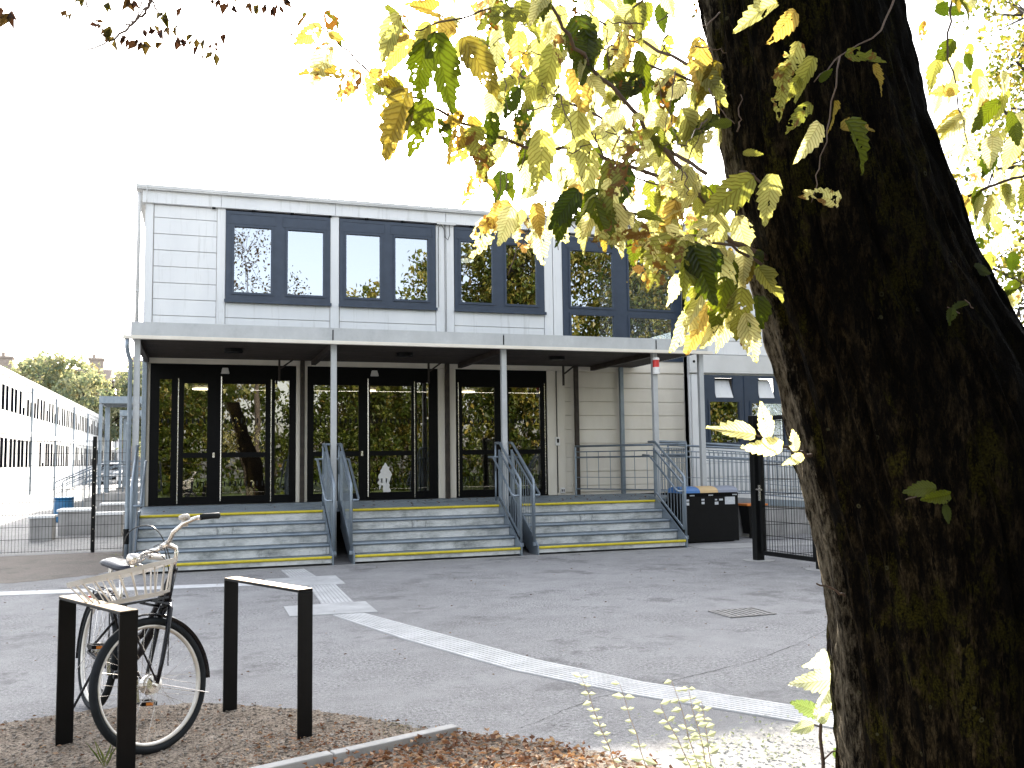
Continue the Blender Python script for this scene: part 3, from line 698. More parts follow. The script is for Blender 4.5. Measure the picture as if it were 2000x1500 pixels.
# ------------------------------------------------------------------ entrance canopy
can = thing('entrance_canopy', (3.9, 14.75, 0), 'long flat galvanised steel canopy on slim posts over the entrance stairs', 'canopy')
m_ = MB()
xs = [-.96,2.01,4.86,7.73,8.78]
for a, b in zip(xs, xs[1:]): m_.box(a+.004, b-.004, 14.58, 14.62, 3.402, 3.61)
m_.box(-.96,-.92,14.621,W-.02,3.402,3.61); m_.box(8.74,8.78,14.621,W-.02,3.402,3.61)
m_.build('edge_plate', 'galvanised_pale', can)
for x in xs[1:-1]:
    m_ = MB(); m_.box(x-.009,x+.009,14.574,14.5795,3.42,3.58); m_.build('joint_cover', 'dark_frame', can)
m_ = MB(); m_.box(-1.06,8.84,14.50,14.575,3.345,3.40); m_.build('gutter', 'cream_panel', can, bevel=.006)
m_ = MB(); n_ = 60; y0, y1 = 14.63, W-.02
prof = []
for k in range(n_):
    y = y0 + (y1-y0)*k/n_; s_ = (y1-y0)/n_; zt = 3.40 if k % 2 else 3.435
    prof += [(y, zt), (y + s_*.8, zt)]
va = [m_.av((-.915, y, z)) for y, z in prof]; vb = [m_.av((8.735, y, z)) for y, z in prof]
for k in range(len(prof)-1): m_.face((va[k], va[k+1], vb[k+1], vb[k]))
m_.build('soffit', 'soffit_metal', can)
m_ = MB(); m_.box(-.915,8.735,14.63,W-.02,3.50,3.52); m_.build('roof_sheet', 'galvanised', can)
PX = [-.87,2.045,4.905,7.765,8.71]
for x in PX:
    m_ = MB(); m_.box(x-.045,x+.045,14.70,14.79,0.0 if x < 8 else .4,3.398); m_.build('post', 'galvanised_pale', can, bevel=.006)
for x in (-.905,1.852,4.66,7.42,8.45):
    m_ = MB(); m_.box(x-.04,x+.04,W-.10,W-.015,.75,3.398); m_.build('rear_upright_or_gap_strip', 'galvanised' if x > 8 or x < 0 else 'soffit_metal', can, bevel=.005)  # the pair between door pilasters are dark strips standing in for gaps
for x in PX[:-1]:
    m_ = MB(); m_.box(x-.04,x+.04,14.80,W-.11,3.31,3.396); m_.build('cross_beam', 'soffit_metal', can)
for x in (1.41,4.23,7.05):
    m_ = MB(); m_.box(x-.018,x+.018,W-.30,W-.265,2.98,3.39); m_.bar((x+.02,W-.283,3.22),(x+.24,W-.283,3.385),.03,.03); m_.build('brace', 'soffit_metal', can)
for x in (.55,3.45,6.35):
    m_ = MB(); m_.disc((x,15.9,3.365),(0,0,1),.15,.06,20); m_.build('canopy_lamp', 'black_plastic', can)
pipe('downpipe', [(-1.0,14.54,3.36),(-1.0,14.54,3.22),(-.985,14.6,3.12),(-.955,14.66,3.02),(-.96,14.66,.95),(-.96,14.66,.55),(-.965,14.66,.02)], .033, 'galvanised', can, [(-.96,14.66,2.1),(-.96,14.66,.9)])
m_ = MB(); m_.disc((-.96,14.66,.45),(0,0,1),.05,.22,12); m_.build('pipe_shoe', 'black_plastic', can)
# beacon on post
bt = thing('alarm_beacon', (7.74,14.64,3.0), 'white wall beacon with a red band fixed to the canopy post', 'alarm light')
m_ = MB(); m_.tube([(7.75,14.64,2.98),(7.75,14.64,3.10)], .065, 16); m_.build('housing', 'white_plastic', bt)
m_ = MB(); m_.tube([(7.75,14.64,3.10),(7.75,14.64,3.23)], .058, 16); m_.build('red_lens', 'red_plastic', bt)
m_ = MB(); m_.tube([(7.75,14.64,3.23),(7.75,14.64,3.27),(7.75,14.64,3.285)], [.066,.06,.03], 16); m_.build('cap', 'white_plastic', bt)

# ------------------------------------------------------------------ landing and stairs
ld = thing('landing_deck', (3.9, 16, 0), 'raised grating landing in front of the entrance doors', 'landing')
m_ = MB(); m_.box(-.9,8.75,14.93,W-.02,.70,.742); m_.build('deck', 'galvanised', ld)
m_ = MB()
for k in range(int((W-.05-14.95)/.04)): m_.box(-.89,8.74,14.95+k*.04,14.965+k*.04,.742,.750)
m_.build('deck_ribs', 'galvanised', ld)
m_ = MB(); m_.box(-.9,-.84,14.93,W,.0,.695); m_.box(7.8,8.7,14.95,15.0,.0,.695); m_.build('support', 'skirting_dark', ld)
def stairs(xa, xb, label, ends):
    t = thing('stair_flight', ((xa+xb)/2, 13.6, 0), label, 'stairs', 'entrance stair flights')
    T = .2625
    for i in range(5):
        y = 13.6 + T*i; z = .13 + .154*i
        zb = z - .154 if i else .0
        m_ = MB(); m_.box(xa, xb, y+.012, y+T+(.07 if i < 4 else .03), z-.03, z-.001); m_.build('tread', 'galvanised', t)
        m_ = MB(); m_.box(xa+.002, xb-.002, y+.03, y+.036, zb+(.004 if i else .03), z-.031); m_.build('riser', 'galvanised_riser', t)
        m_ = MB(); m_.tube([(xa+.005,y+.012,z-.017),(xb-.005,y+.012,z-.017)], .021, 10)
        m_.build('nosing', 'safety_yellow' if i in (0,4) else 'galvanised', t)
        m_ = MB()
        for k in range(5): m_.box(xa+.01, xb-.01, y+.05+k*.038, y+.062+k*.038, z-.001, z+.004)
        if i < 4: m_.build('tread_ribs', 'galvanised', t)
    for x, s_ in ((xa-.022,1),(xb+.001,1)):
        m_ = MB(); m_.extrude_poly([(x,13.58,.0),(x,13.58,.15),(x,14.66,.80),(x,14.92,.80),(x,14.92,.45),(x,13.95,.0)], (.021,0,0)); m_.build('stringer', 'galvanised', t)
    for x, inn in ends:
        m_ = MB(); r = .021
        m_.tube([(x,13.68,.17),(x,13.68,1.12),(x,13.70,1.165),(x,13.75,1.20),(x,14.70,1.765),(x,14.78,1.775),(x,14.95,1.775)], r, 8)   # post + top rail
        m_.tube([(x+inn*.02,13.68,.93),(x+inn*.10,13.70,.925),(x+inn*.12,13.76,.95),(x+inn*.12,14.70,1.53),(x+inn*.12,14.95,1.54)], .018, 8)
        m_.tube([(x,14.74,.72),(x,14.74,1.66)], r, 8)
        hr = m_.build('handrail', 'galvanised', t, smooth=True)
        m_ = MB(); yA, yB = 13.74, 14.70
        zt = lambda y: 1.05 + (y-13.75)*.595
        zb_ = lambda y: .30 + (y-13.75)*.595
        m_.bar((x,yA,zt(yA)),(x,yB,zt(yB)),.022,.03); m_.bar((x,yA,zb_(yA)),(x,yB,zb_(yB)),.022,.03)
        m_.bar((x,yA,zb_(yA)),(x,yA,zt(yA)),.045,.02,up=(0,1,0)); m_.bar((x,yB,zb_(yB)),(x,yB,zt(yB)),.045,.02,up=(0,1,0))
        for k in range(1,9):
            y = yA + (yB-yA)*k/9; m_.tube([(x,y,zb_(y)),(x,y,zt(y))], .006, 5)
        m_.build('baluster_panel', 'galvanised', t)
        m_ = MB(); m_.box(x-.03,x+.03,13.65,13.71,.135,.19); m_.build('post_foot', 'galvanised', t, bevel=.004)
stairs(-.79, 1.87, 'left flight of five steel steps, beside the downpipe, with yellow top and bottom edges', [(-.845,1),(1.91,-1)])
stairs(2.20, 4.77, 'middle flight of five steel steps with whitish worn risers and yellow edges', [(2.16,1),(4.81,-1)])
stairs(5.07, 7.67, 'right flight of five steel steps, beside the black recycling bins, with yellow edges', [(5.03,1),(7.72,-1)])
for x0, x1, tx in ((1.91,2.16,'between left and middle flights'),(4.81,5.03,'between middle and right flights')):
    m_ = MB(); m_.tube([(x0,14.95,1.775),(x1,14.95,1.775)], .02, 8); m_.tube([(x0-.12,14.95,1.54),(x1+.12,14.95,1.54)], .016, 8)
    m_.tube([(x0,14.95,1.775),(x0,14.95,1.3)],.016,8); m_.tube([(x1,14.95,1.775),(x1,14.95,1.3)],.016,8); m_.tube([(x0,14.95,1.3),(x0,14.95,.745)],.016,8); m_.tube([(x1,14.95,1.3),(x1,14.95,.745)],.016,8)
    tag(m_.build('rail_link', 'galvanised', smooth=True, origin=((x0+x1)/2,14.95,.745)), 'short galvanised rail bridging the handrails ' + tx, 'railing')

# ------------------------------------------------------------------ railings of landing side and ramp
def rail_panel(name, a, b, z0, z1, label, nb=10, z0b=None, z1b=None, group=None, foot=True, mids=(.33,)):
    """steel railing: top tube, frame and balusters; slopes if z?b are given"""
    a, b = Vector(a), Vector(b); z0b = z0 if z0b is None else z0b; z1b = z1 if z1b is None else z1b
    t = thing(name, ((a.x+b.x)/2, (a.y+b.y)/2, min(z0, z0b)), label, 'railing', group)
    P = lambda s_, h: Vector((a.x+(b.x-a.x)*s_, a.y+(b.y-a.y)*s_, (z0+(z0b-z0)*s_)*(1-h) + (z1+(z1b-z1)*s_)*h))
    m_ = MB(); m_.tube([P(0,1), P(1,1)], .022, 8); m_.build('top_rail', 'galvanised', t, smooth=True)
    m_ = MB(); m_.tube([P(0,.88), P(1,.88)], .012, 6); m_.tube([P(.0,.76), P(1,.76)], .018, 6); m_.tube([P(0,.08), P(1,.08)], .014, 6)
    for q in mids: m_.tube([P(0,q), P(1,q)], .006, 5)
    m_.build('rail', 'galvanised', t)
    for s_ in (0, 1):
        m_ = MB(); m_.tube([P(s_,0) - Vector((0,0,.1 if foot else 0)), P(s_,1)], .021, 8); m_.build('post', 'galvanised', t)
    m_ = MB()
    for k in range(1, nb): m_.tube([P(k/nb,.08), P(k/nb,.88)], .007, 5)
    m_.build('balusters', 'galvanised', t)
    return t
rail_panel('landing_railing', (7.35,W-.12,0), (8.68,15.3,0), .80, 1.74, 'galvanised railing at the right end of the landing beside the cream wall', 9)
rail_panel('landing_railing', (8.85,15.6,0), (7.85,14.90,0), .80, 1.78, 'galvanised railing above the recycling bins, just left of the last canopy post', 12, mids=(.3,.6,.7))
rail_panel('ramp_railing', (8.85,14.92,0), (9.98,14.92,0), .75, 1.74, 'galvanised ramp railing between the last canopy post and the black gate post', 12, .72, 1.66, mids=(.3,.68))
rail_panel('ramp_railing', (10.02,14.92,0), (12.4,14.92,0), .70, 1.64, 'galvanised ramp railing seen through the black mesh gate', 24, .45, 1.40, mids=(.3,.68))
rail_panel('ramp_railing', (8.85,16.3,0), (12.4,16.3,0), .80, 1.74, 'rear galvanised ramp railing along the window wall', 34, .6, 1.55)
rm = thing('access_ramp', (10.7,15.6,0), 'sloping concrete wheelchair ramp beside the landing', 'ramp')
m_ = MB(); m_.extrude_poly([(8.8,14.90,0),(14,14.90,0),(14,14.90,.30),(8.8,14.90,.66)], (0,1.5,0)); m_.build('ramp_body', 'concrete', rm)
m_ = MB(); m_.extrude_poly([(8.8,14.87,.66),(14,14.87,.30),(14,14.87,.42),(8.8,14.87,.78)], (0,.028,0)); m_.build('edge_beam', 'galvanised', rm)

# ------------------------------------------------------------------ recycling bins
rb = thing('recycling_station', (8.55,14.3,0), 'black recycling station with blue, tan and grey curved lids beside the stairs', 'recycling bins')
secs = [('bin_blue',7.96,8.30),('bin_tan',8.30,8.66),('bin_grey',8.66,9.06)]
m_ = MB(); m_.box(7.94,9.07,14.2,14.72,.02,.86); m_.build('cabinet', 'black_plastic', rb, bevel=.006)
for nm, a, b in secs:
    m_ = MB(); n_ = 10; pr = []
    for k in range(n_+1):
        an = math.pi*k/n_; pr.append((a+.002, 14.46 - .285*math.cos(an), .865 + .11*math.sin(an)**.8))
    m_.extrude_poly(pr, (b-a-.004,0,0)); m_.build('lid', nm, rb)
m_ = MB(); m_.box(7.945,9.065,14.19,14.199,.80,.845); m_.build('slot_rail', 'dark_frame', rb)
for (x, z, w_, h) in ((8.03,.74,.11,.035),(8.03,.68,.11,.05),(8.36,.745,.055,.03),(8.36,.69,.055,.04),(8.62,.74,.04,.025),(8.63,.68,.07,.05),(8.96,.69,.0,.0),(8.9,.72,.20,.13),(8.72,.74,.07,.03)):
    if w_ == 0: continue
    m_ = MB(); m_.box(x-w_/2, x+w_/2, 14.192, 14.199, z-h/2, z+h/2); m_.build('sticker', 'sticker_white', rb)
for x in (8.10,8.47,8.95):
    m_ = MB()
    for k in range(4): m_.box(x+k*.024, x+.016+k*.024, 14.186, 14.1895, .812, .832)
    m_.build('sign_text', 'sticker_white', rb)
ob = thing('waste_bin', (9.68,15.0-.25,0), 'black tapered bin with a flat orange lid behind the recycling station', 'bin')
m_ = MB()
c = [(9.50,14.55),(9.86,14.55),(9.86,14.85),(9.50,14.85)]; cb_ = [(9.55,14.58),(9.80,14.58),(9.80,14.82),(9.55,14.82)]
va = [m_.av((*p,.08)) for p in cb_]; vb = [m_.av((*p,.585)) for p in c]
for k in range(4): m_.face((va[k],va[(k+1)%4],vb[(k+1)%4],vb[k]))
m_.face(va[::-1]); m_.face(vb); m_.build('body', 'black_plastic', ob)
m_ = MB(); m_.box(9.46,9.90,14.52,14.87,.587,.625); m_.build('lid', 'orange_plastic', ob, bevel=.008)
for x in (9.58,9.77):
    m_ = MB(); m_.box(x-.02,x+.02,14.60,14.64,.0,.079); m_.build('foot', 'black_plastic', ob)

# ------------------------------------------------------------------ black mesh gate and fence
def mesh_panel(m_, a, b, z0, z1, dx=.05, dz=.2, r=.003, double=True):
    a, b = Vector(a), Vector(b); L = (b-a).length; n_ = int(L/dx); nrm = Vector((-(b-a).y, (b-a).x, 0)).normalized()
    for k in range(n_+1):
        p = a.lerp(b, k/n_); m_.tube([(p.x,p.y,z0),(p.x,p.y,z1)], r, 4)
    nz = int((z1-z0)/dz)
    for k in range(nz+1):
        z = z0 + .02 + (z1-z0-.04)*k/nz
        for s_ in ((-1,1) if double else (1,)):
            m_.tube([Vector((a.x,a.y,z)) + nrm*.006*s_, Vector((b.x,b.y,z)) + nrm*.006*s_], r*1.2, 4)
gt = thing('mesh_gate', (7.75,10.85,0), 'closed black steel mesh gate with a silver handle left of the tree trunk', 'gate')
m_ = MB(); m_.box(7.58,7.70,11.42,11.54,0,2.08); m_.build('gate_post', 'black_steel', gt, bevel=.006)
m_ = MB(); m_.box(7.70,7.82,10.15,10.27,0,2.12); m_.build('gate_post', 'black_steel', gt, bevel=.006)
ga, gb = Vector((7.655,11.36,0)), Vector((7.755,10.33,0)); dd = (gb-ga).normalized()
m_ = MB()
m_.bar(ga+Vector((0,0,.12)), gb+Vector((0,0,.12)), .05,.06); m_.bar(ga+Vector((0,0,2.03)), gb+Vector((0,0,2.03)), .05,.06)
m_.bar(ga+Vector((0,0,.15)), ga+Vector((0,0,2.0)), .06,.05, up=dd); m_.bar(gb+Vector((0,0,.15)), gb+Vector((0,0,2.0)), .06,.05, up=dd)
m_.build('gate_frame', 'black_steel', gt)
m_ = MB(); mesh_panel(m_, ga+dd*.03, gb-dd*.03, .15, 2.0, .05, .2, .0032); m_.build('gate_mesh', 'black_steel', gt)
m_ = MB(); q = ga + Vector((-.045,-.0,1.02))
m_.tube([q, q+Vector((-.05,0,0)), q+Vector((-.05,-.13,0))], .011, 8); m_.box(q.x-.006,q.x+.006,q.y-.02,q.y+.02,.86,1.08); m_.build('handle', 'chrome', gt)
for (x, y) in ((7.64,11.48),(7.76,10.21)):
    m_ = MB(); m_.disc((x,y,.006),(0,0,1),.22,.008,14); tag(m_.build('post_footing', 'concrete', origin=(x,y,0)), 'pale concrete footing around the ' + ('farther' if y > 11 else 'nearer') + ' gate post', 'footing')
fr_ = thing('mesh_fence', (9.2,11.5,0), 'black mesh fence panel running right behind the gate', 'fence')
m_ = MB(); mesh_panel(m_, (7.74,11.5,0), (10.6,11.5,0), .05, 2.03, .05, .2, .0028); m_.build('mesh_panel', 'black_steel', fr_)
m_ = MB(); m_.box(10.62,10.68,11.47,11.53,0,2.08); m_.build('post', 'black_steel', fr_)
# left mesh fence, three panels with posts
for i, (xa, xb, lb, pxx) in enumerate(((-1.67,-1.02,'narrow black mesh fence panel between its post and the downpipe',None), (-4.2,-1.72,'black mesh fence panel with perforated post in front of the yard',-1.68), (-6.75,-4.26,'black mesh fence panel at the left edge of the picture',-4.23))):
    t = thing('mesh_fence', ((xa+xb)/2,17.48,0), lb, 'fence', 'mesh fence panels across the yard')
    m_ = MB(); mesh_panel(m_, (xa,17.50,0), (xb,17.50,0), .03, 1.93, .05, .2, .0026); m_.build('mesh_panel', 'black_steel', t)
    if pxx:
        m_ = MB(); m_.box(pxx-.03,pxx+.03,17.42,17.485,0,1.99); p_ = m_.build('post', 'black_steel', t, bevel=.004)
        m_ = MB()
        for k in range(9): m_.disc((pxx,17.415,.2+k*.2),(0,1,0),.009,.01,8)
        m_.build('bolt', 'chrome', p_)

# ------------------------------------------------------------------ yard: blocks, bin, side stairs, canopies, car, wing
def bench_block(x0,x1,y0,y1,h,label):
    t = thing('bench_block', ((x0+x1)/2,(y0+y1)/2,0), label, 'concrete bench', 'concrete bench blocks in the yard')
    m_ = MB(); m_.box(x0,x1,y0,y1,0,h-.05); m_.build('base', 'concrete', t, bevel=.01)
    m_ = MB(); m_.box(x0-.03,x1+.03,y0-.03,y1+.03,h-.049,h); m_.build('seat_slab', 'white_panel', t, bevel=.006)
bench_block(-3.13,-2.72,20.5,21.0,.50,'small concrete bench block at the far left, standing alone')
bench_block(-2.80,-2.15,21.9,22.7,.55,'concrete bench block between the small block and the fence post')
bench_block(-1.98,-1.48,21.0,21.5,.50,'concrete bench block right of the fence post, nearest the downpipe')
bench_block(-2.15,-1.35,24.0,24.6,.58,'concrete bench block behind the one by the downpipe')
bb = thing('blue_bin', (-3.2,25.2,0), 'round blue plastic barrel standing behind the bench blocks', 'barrel')
c = gnd(124,1020); c.z = 0
m_ = MB(); m_.tube([c+Vector((0,0,z)) for z in (0,.05,.3,.5,.62)], [.20,.23,.245,.24,.225], 20); m_.build('barrel', 'blue_plastic', bb, smooth=True)
m_ = MB(); m_.tube([c+Vector((0,0,z)) for z in (.621,.65,.66)], [.25,.25,.18], 20); m_.build('lid', 'blue_plastic', bb, smooth=True)
def side_entry(y, label, lab2, group):
    z0 = .6
    t = thing('side_canopy', (-2.0,y,0), label, 'canopy', group)
    m_ = MB(); m_.box(-2.9,-1.0,y,y+.05,3.40,3.62); m_.box(-2.9,-2.85,y+.051,y+2.2,3.40,3.62); m_.build('edge_plate', 'galvanised', t)
    m_ = MB(); m_.box(-2.84,-1.0,y+.052,y+2.2,3.45,3.48); m_.build('roof_sheet', 'soffit_metal', t)
    m_ = MB()
    for k in range(4): m_.box(-2.84,-1.0,y+.3+k*.5,y+.36+k*.5,3.38,3.449)
    m_.build('joist', 'galvanised', t)
    for (x, yy) in ((-2.85,y+.1),(-2.75,y+1.5),(-2.85,y+2.1)):
        m_ = MB(); m_.box(x-.05,x+.05,yy-.05,yy+.05,z0,3.375); m_.build('post', 'galvanised', t)
    t = thing('side_stairs', (-3.2,y+.6,0), lab2, 'stairs', group + ' stairs')
    m_ = MB()
    for k in range(5): m_.box(-4.1+k*.28,-4.1+(k+1)*.28-.002,y+.1,y+1.8,0,.12*(k+1))
    m_.box(-2.7,-1.0,y+.1,y+2.2,0,.6); m_.build('steps', 'concrete', t)
    for yy in (y+.1, y+1.8):
        m_ = MB()
        m_.tube([(-4.1,yy,.0),(-4.1,yy,.92),(-4.05,yy,1.0),(-2.72,yy,1.6),(-1.0,yy,1.6)], .022, 6)
        m_.tube([(-4.1,yy,.80),(-2.72,yy,1.42),(-1,yy,1.42)], .015, 6); m_.tube([(-4.1,yy,.62),(-2.72,yy,1.2),(-1,yy,1.2)], .012, 6)
        for x in (-3.75,-3.3,-2.72,-2.3,-1.9,-1.5): m_.tube([(x,yy,.1),(x,yy,1.0+min(1,(x+4.05)/1.33)*.6)], .014, 6)
        m_.build('handrail', 'galvanised', t)
side_entry(31.0, 'galvanised side canopy on tall posts, the nearer of two along the yard', 'concrete side stairs with long grey handrail, nearer of two', 'side canopies along the yard')
side_entry(39.0, 'galvanised side canopy, the farther and smaller of two along the yard', 'concrete side stairs under the farther side canopy', 'side canopies along the yard')
# white car far back
ct = thing('parked_car', (-6.3,77,0), 'white car parked at the far end of the yard, seen from the front', 'car')
m_ = MB()
prof = [(0,.25),(0,.75),(.12,.92),(1.0,1.05),(1.7,1.62),(3.2,1.66),(4.1,1.15),(4.3,.9),(4.3,.25)]
m_.extrude_poly([(-7.15,76+y,z) for y, z in prof], (1.75,0,0)); m_.build('body', 'car_white', ct, bevel=.06)
m_ = MB(); m_.poly([(-7.0,76.98,1.10),(-5.55,76.98,1.10),(-5.68,77.66,1.58),(-6.87,77.66,1.58)]); m_.build('windscreen', 'black_plastic', ct)
m_ = MB(); m_.box(-6.75,-5.8,75.96,75.995,.35,.62); m_.build('grille', 'black_plastic', ct)
for x in (-6.98,-5.75):
    m_ = MB(); m_.box(x,x+.28,75.97,75.996,.68,.84); m_.build('headlight', 'chrome', ct, bevel=.02)
for x in (-7.1,-5.75):
    for y in (76.8,79.4):
        m_ = MB(); m_.tube([(x,y,.32),(x+.28,y,.32)], .32, 18); m_.build('wheel', 'black_rubber', ct)
# left wing facade, X = const, faces +X
WX = -8.25
wg = thing('school_wing', (WX, 70, 0), 'long sunlit white two storey wing with rows of narrow windows along the yard', 'building')
m_ = MB(); m_.box(WX-10, WX-.05, 30, 112, 0, 5.45); m_.build('wall', 'white_panel', wg)
m_ = MB(); m_.box(WX-10.2, WX+.12, 29.8, 112.2, 5.55, 5.85); m_.build('roof', 'white_panel', wg)
m_ = MB(); m_.box(WX-.049, WX+.10, 30, 112, 2.98, 3.25); m_.box(WX-.049, WX+.03, 30, 112, 5.3, 5.549); m_.build('floor_band', 'white_panel', wg)
for k in range(9):
    m_ = MB(); m_.tube([(WX+.10,36+k*8.6,0),(WX+.10,36+k*8.6,5.5)], .06, 6); m_.build('downpipe', 'galvanised', wg)
y = 33.0; i = 0
while y < 109:
    for (z0, z1) in ((1.35,2.85),(3.95,5.25)):
        if i % 7 != 3 or z0 > 3:
            m_ = MB()
            m_.box(WX-.048, WX-.034, y, y+.1, z0, z1); m_.box(WX-.048, WX-.034, y+1.7, y+1.8, z0, z1)
            m_.box(WX-.048, WX-.034, y+.101, y+1.699, z0, z0+.08); m_.box(WX-.048, WX-.034, y+.101, y+1.699, z1-.08, z1)
            m_.box(WX-.048, WX-.034, y+.78, y+1.02, z0+.081, z1-.081)
            f_ = m_.build('window', 'roof_trim', wg)
            q = MB(); q.box(WX-.044, WX-.038, y+.101, y+.779, z0+.081, z1-.081); q.box(WX-.044, WX-.038, y+1.021, y+1.699, z0+.081, z1-.081)
            q.build('pane', 'wing_pane', f_)
            for ya, yb in ((y+.101, y+.779), (y+1.021, y+1.699)):
                if rs.random() < .22:
                    q = MB(); zb_ = z1-.081-(z1-z0)*rs.uniform(.2,.75); q.box(WX-.0375, WX-.0355, ya, yb, zb_, z1-.081); q.build('blind', 'roof_trim', f_)
    y += 2.15; i += 1
# far houses
for (x0, x1, y, zr, lb) in ((-30,-10.5,118,13.2,'distant row house with brown tiled roof and chimneys at the far left'),(-9.5,6,122,13.4,'distant row house with a flat brown roofline just left of the building corner')):
    t = thing('row_house', ((x0+x1)/2,y,0), lb, 'house', 'distant row houses')
    m_ = MB(); m_.box(x0,x1,y,y+10,0,zr-2.4); m_.build('wall', 'brick_stone', t)
    m_ = MB(); m_.extrude_poly([(x0-.4,y-.5,zr-2.39),(x0-.4,y+5,zr),(x0-.4,y+10.5,zr-2.39)], (x1-x0+.8,0,0)); rf = m_.build('roof', 'roof_tile', t)
    for fx in ((.42,.62,.93) if x0 < -20 else (.12,.5)):
        cx_ = x0+(x1-x0)*fx; m_ = MB(); m_.box(cx_-.8,cx_+.8,y+4.2,y+5.8,zr-.9,zr+1.1); m_.box(cx_-.92,cx_+.92,y+4.05,y+5.95,zr+1.101,zr+1.35)
        m_.tube([(cx_-.3,y+5,zr+1.35),(cx_-.3,y+5,zr+1.9)],.2,8); m_.build('chimney', 'brick_stone', rf)

# ------------------------------------------------------------------ trees
def rvec(rnd):
    while True:
        v = Vector((rnd.uniform(-1,1), rnd.uniform(-1,1), rnd.uniform(-1,1)))
        if .05 < v.length < 1: return v
def leafy_tree(seed, base, lobes, trunk_r, trunk_top, ntw, per, L, mat, label, cat='tree', group=None, name='tree', spread=.35, huer=(0,1), brown=.1, bark='bark_plain', shell=.55):
    rnd = random.Random(seed); base = Vector(base)
    t = thing(name, base, label, cat, group)
    top = Vector(trunk_top); m_ = MB(); n_ = 9; pts = []
    for k in range(n_):
        s_ = k/(n_-1); p = base.lerp(top, s_) + Vector((rnd.uniform(-1,1), rnd.uniform(-1,1), 0))*trunk_r*.5*s_
        pts.append(p)
    m_.tube(pts, [trunk_r*(1.35 if k == 0 else 1 - .6*k/(n_-1)) for k in range(n_)], 12)
    m_.build('trunk', bark, t, smooth=True)
    m_ = MB(); lf = MB()
    for (c, r) in lobes:
        c = Vector(c); r = Vector(r)
        st = pts[rnd.randint(n_//2, n_-1)]
        mid = st.lerp(c, .5) + rvec(rnd)*r.length*.12
        m_.tube([st, mid, c], [trunk_r*.35, trunk_r*.22, trunk_r*.1], 7)
        vol = (r.x*r.y*r.z)**(1/3); nt_ = int(ntw*vol*vol)
        for k in range(nt_):
            v = rvec(rnd); v = v.normalized()*(shell + (1-shell)*rnd.random()**.6) * (1 + .18*noise.noise(v*2.3 + c))
            p = c + Vector((v.x*r.x, v.y*r.y, v.z*r.z))
            if k % 9 == 0: m_.tube([c.lerp(p,.15), c.lerp(p,.6) + rvec(rnd)*.15*vol, p], [trunk_r*.09, trunk_r*.05, trunk_r*.02], 4, cap=False)
            hb = rnd.uniform(*huer)
            for j in range(per):
                q = p + rvec(rnd)*spread*vol*.5
                d = (rvec(rnd) + Vector((0,0,-.5))).normalized(); nn = (rvec(rnd) + Vector((0,0,.7))).normalized()
                if abs(d.dot(nn)) > .95: continue
                s_ = L*rnd.uniform(.6, 1.3)
                lf.leafcard(q, d, nn, s_, s_*.62, min(1, max(0, hb + rnd.uniform(-.25,.25))), (rnd.random()*.9 if rnd.random() < brown else 0))
    m_.build('limbs', bark, t); lf.build('crown', mat, t)
    return t
# trees behind the yard, left
far = [(-22,96,11.6,'pale green broad tree beyond the wing roof at the far left'),(-14.5,98,12.8,'tall bright green tree beyond the wing, under the left chimneys'),(-8.0,95,12.0,'dense green tree beyond the yard, left of the building corner'),(-2.0,97,12.0,'green tree beyond the yard, half hidden by the building corner'),(-30,100,12,'tree crown beyond the wing roof, mostly outside the left edge')]
for i, (x, y, h, lb) in enumerate(far):
    rr = random.Random(50+i); lobes = []
    for k in range(9):
        lobes.append(((x+rr.uniform(-3.6,3.6), y+rr.uniform(-2,2), h*rr.uniform(.25,.8)), (rr.uniform(2,3), rr.uniform(2,3), rr.uniform(1.6,2.4))))
    leafy_tree(50+i, (x,y,0), lobes, .3, (x,y,h*.7), 26, 9, .42, 'far_leaf', lb, group='trees beyond the yard', huer=(0,1), brown=.12)
# big tree beyond the gate at the right
rr = random.Random(5); lobes = []
tr0 = px(2230, 900, 19)
for (u, v, d, r) in ((2010,30,19,1.3),(1960,215,18.5,1.0),(2080,240,19,1.6),(1945,330,18.5,.9),(2040,440,19,1.4),(1930,520,19,.9),(1990,600,19,1.2),(2120,80,20,1.8),(2150,480,20,2),(2060,-120,20,1.9),(2250,200,20,2.4),(2260,500,20,2.2),(1985,120,19,.7)):
    c = px(u, v, d); lobes.append(((c.x,c.y,c.z),(r,r,r*.85)))
leafy_tree(5, (tr0.x,tr0.y,0), lobes, .28, (tr0.x,tr0.y,7.5), 60, 9, .13, 'garden_leaf', 'large yellow green tree beyond the gate, right of the dark trunk', huer=(.1,1), spread=.42, brown=.15)
# trees and hedge behind the viewer: they show in the window panes
back = [(-13,-15,9.0,4.0,'broad tree across the path behind the viewer, reflected in the entrance doors'),(-1.0,-17,8.2,4.2,'low spreading tree behind the viewer, reflected under the first windows'),
        (9.0,-14,11.6,4.6,'tree behind the viewer, reflected in the second upper window'),(16.5,-13,18.5,6.2,'tall tree behind the viewer, reflected in the third upper window'),
        (27,-13,20,7.0,'tallest tree behind the viewer, reflected in the stair window'),(37,-12,14,5,'tree behind the viewer, reflected in the side block windows')]
for i, (x, y, h, rad, lb) in enumerate(back):
    rr = random.Random(80+i); lobes = []
    for k in range(11):
        a = rr.uniform(0,6.28); q = rr.uniform(0,.62)*rad
        lobes.append(((x+math.cos(a)*q, y+math.sin(a)*q, h*(.16+.66*k/10)), (rad*.5, rad*.5, h*.15)))
    leafy_tree(80+i, (x,y,0), lobes, .3, (x,y,h*.75), 32, 9, .30, 'garden_leaf', lb, group='trees behind the viewer', huer=(0,1), brown=.15)
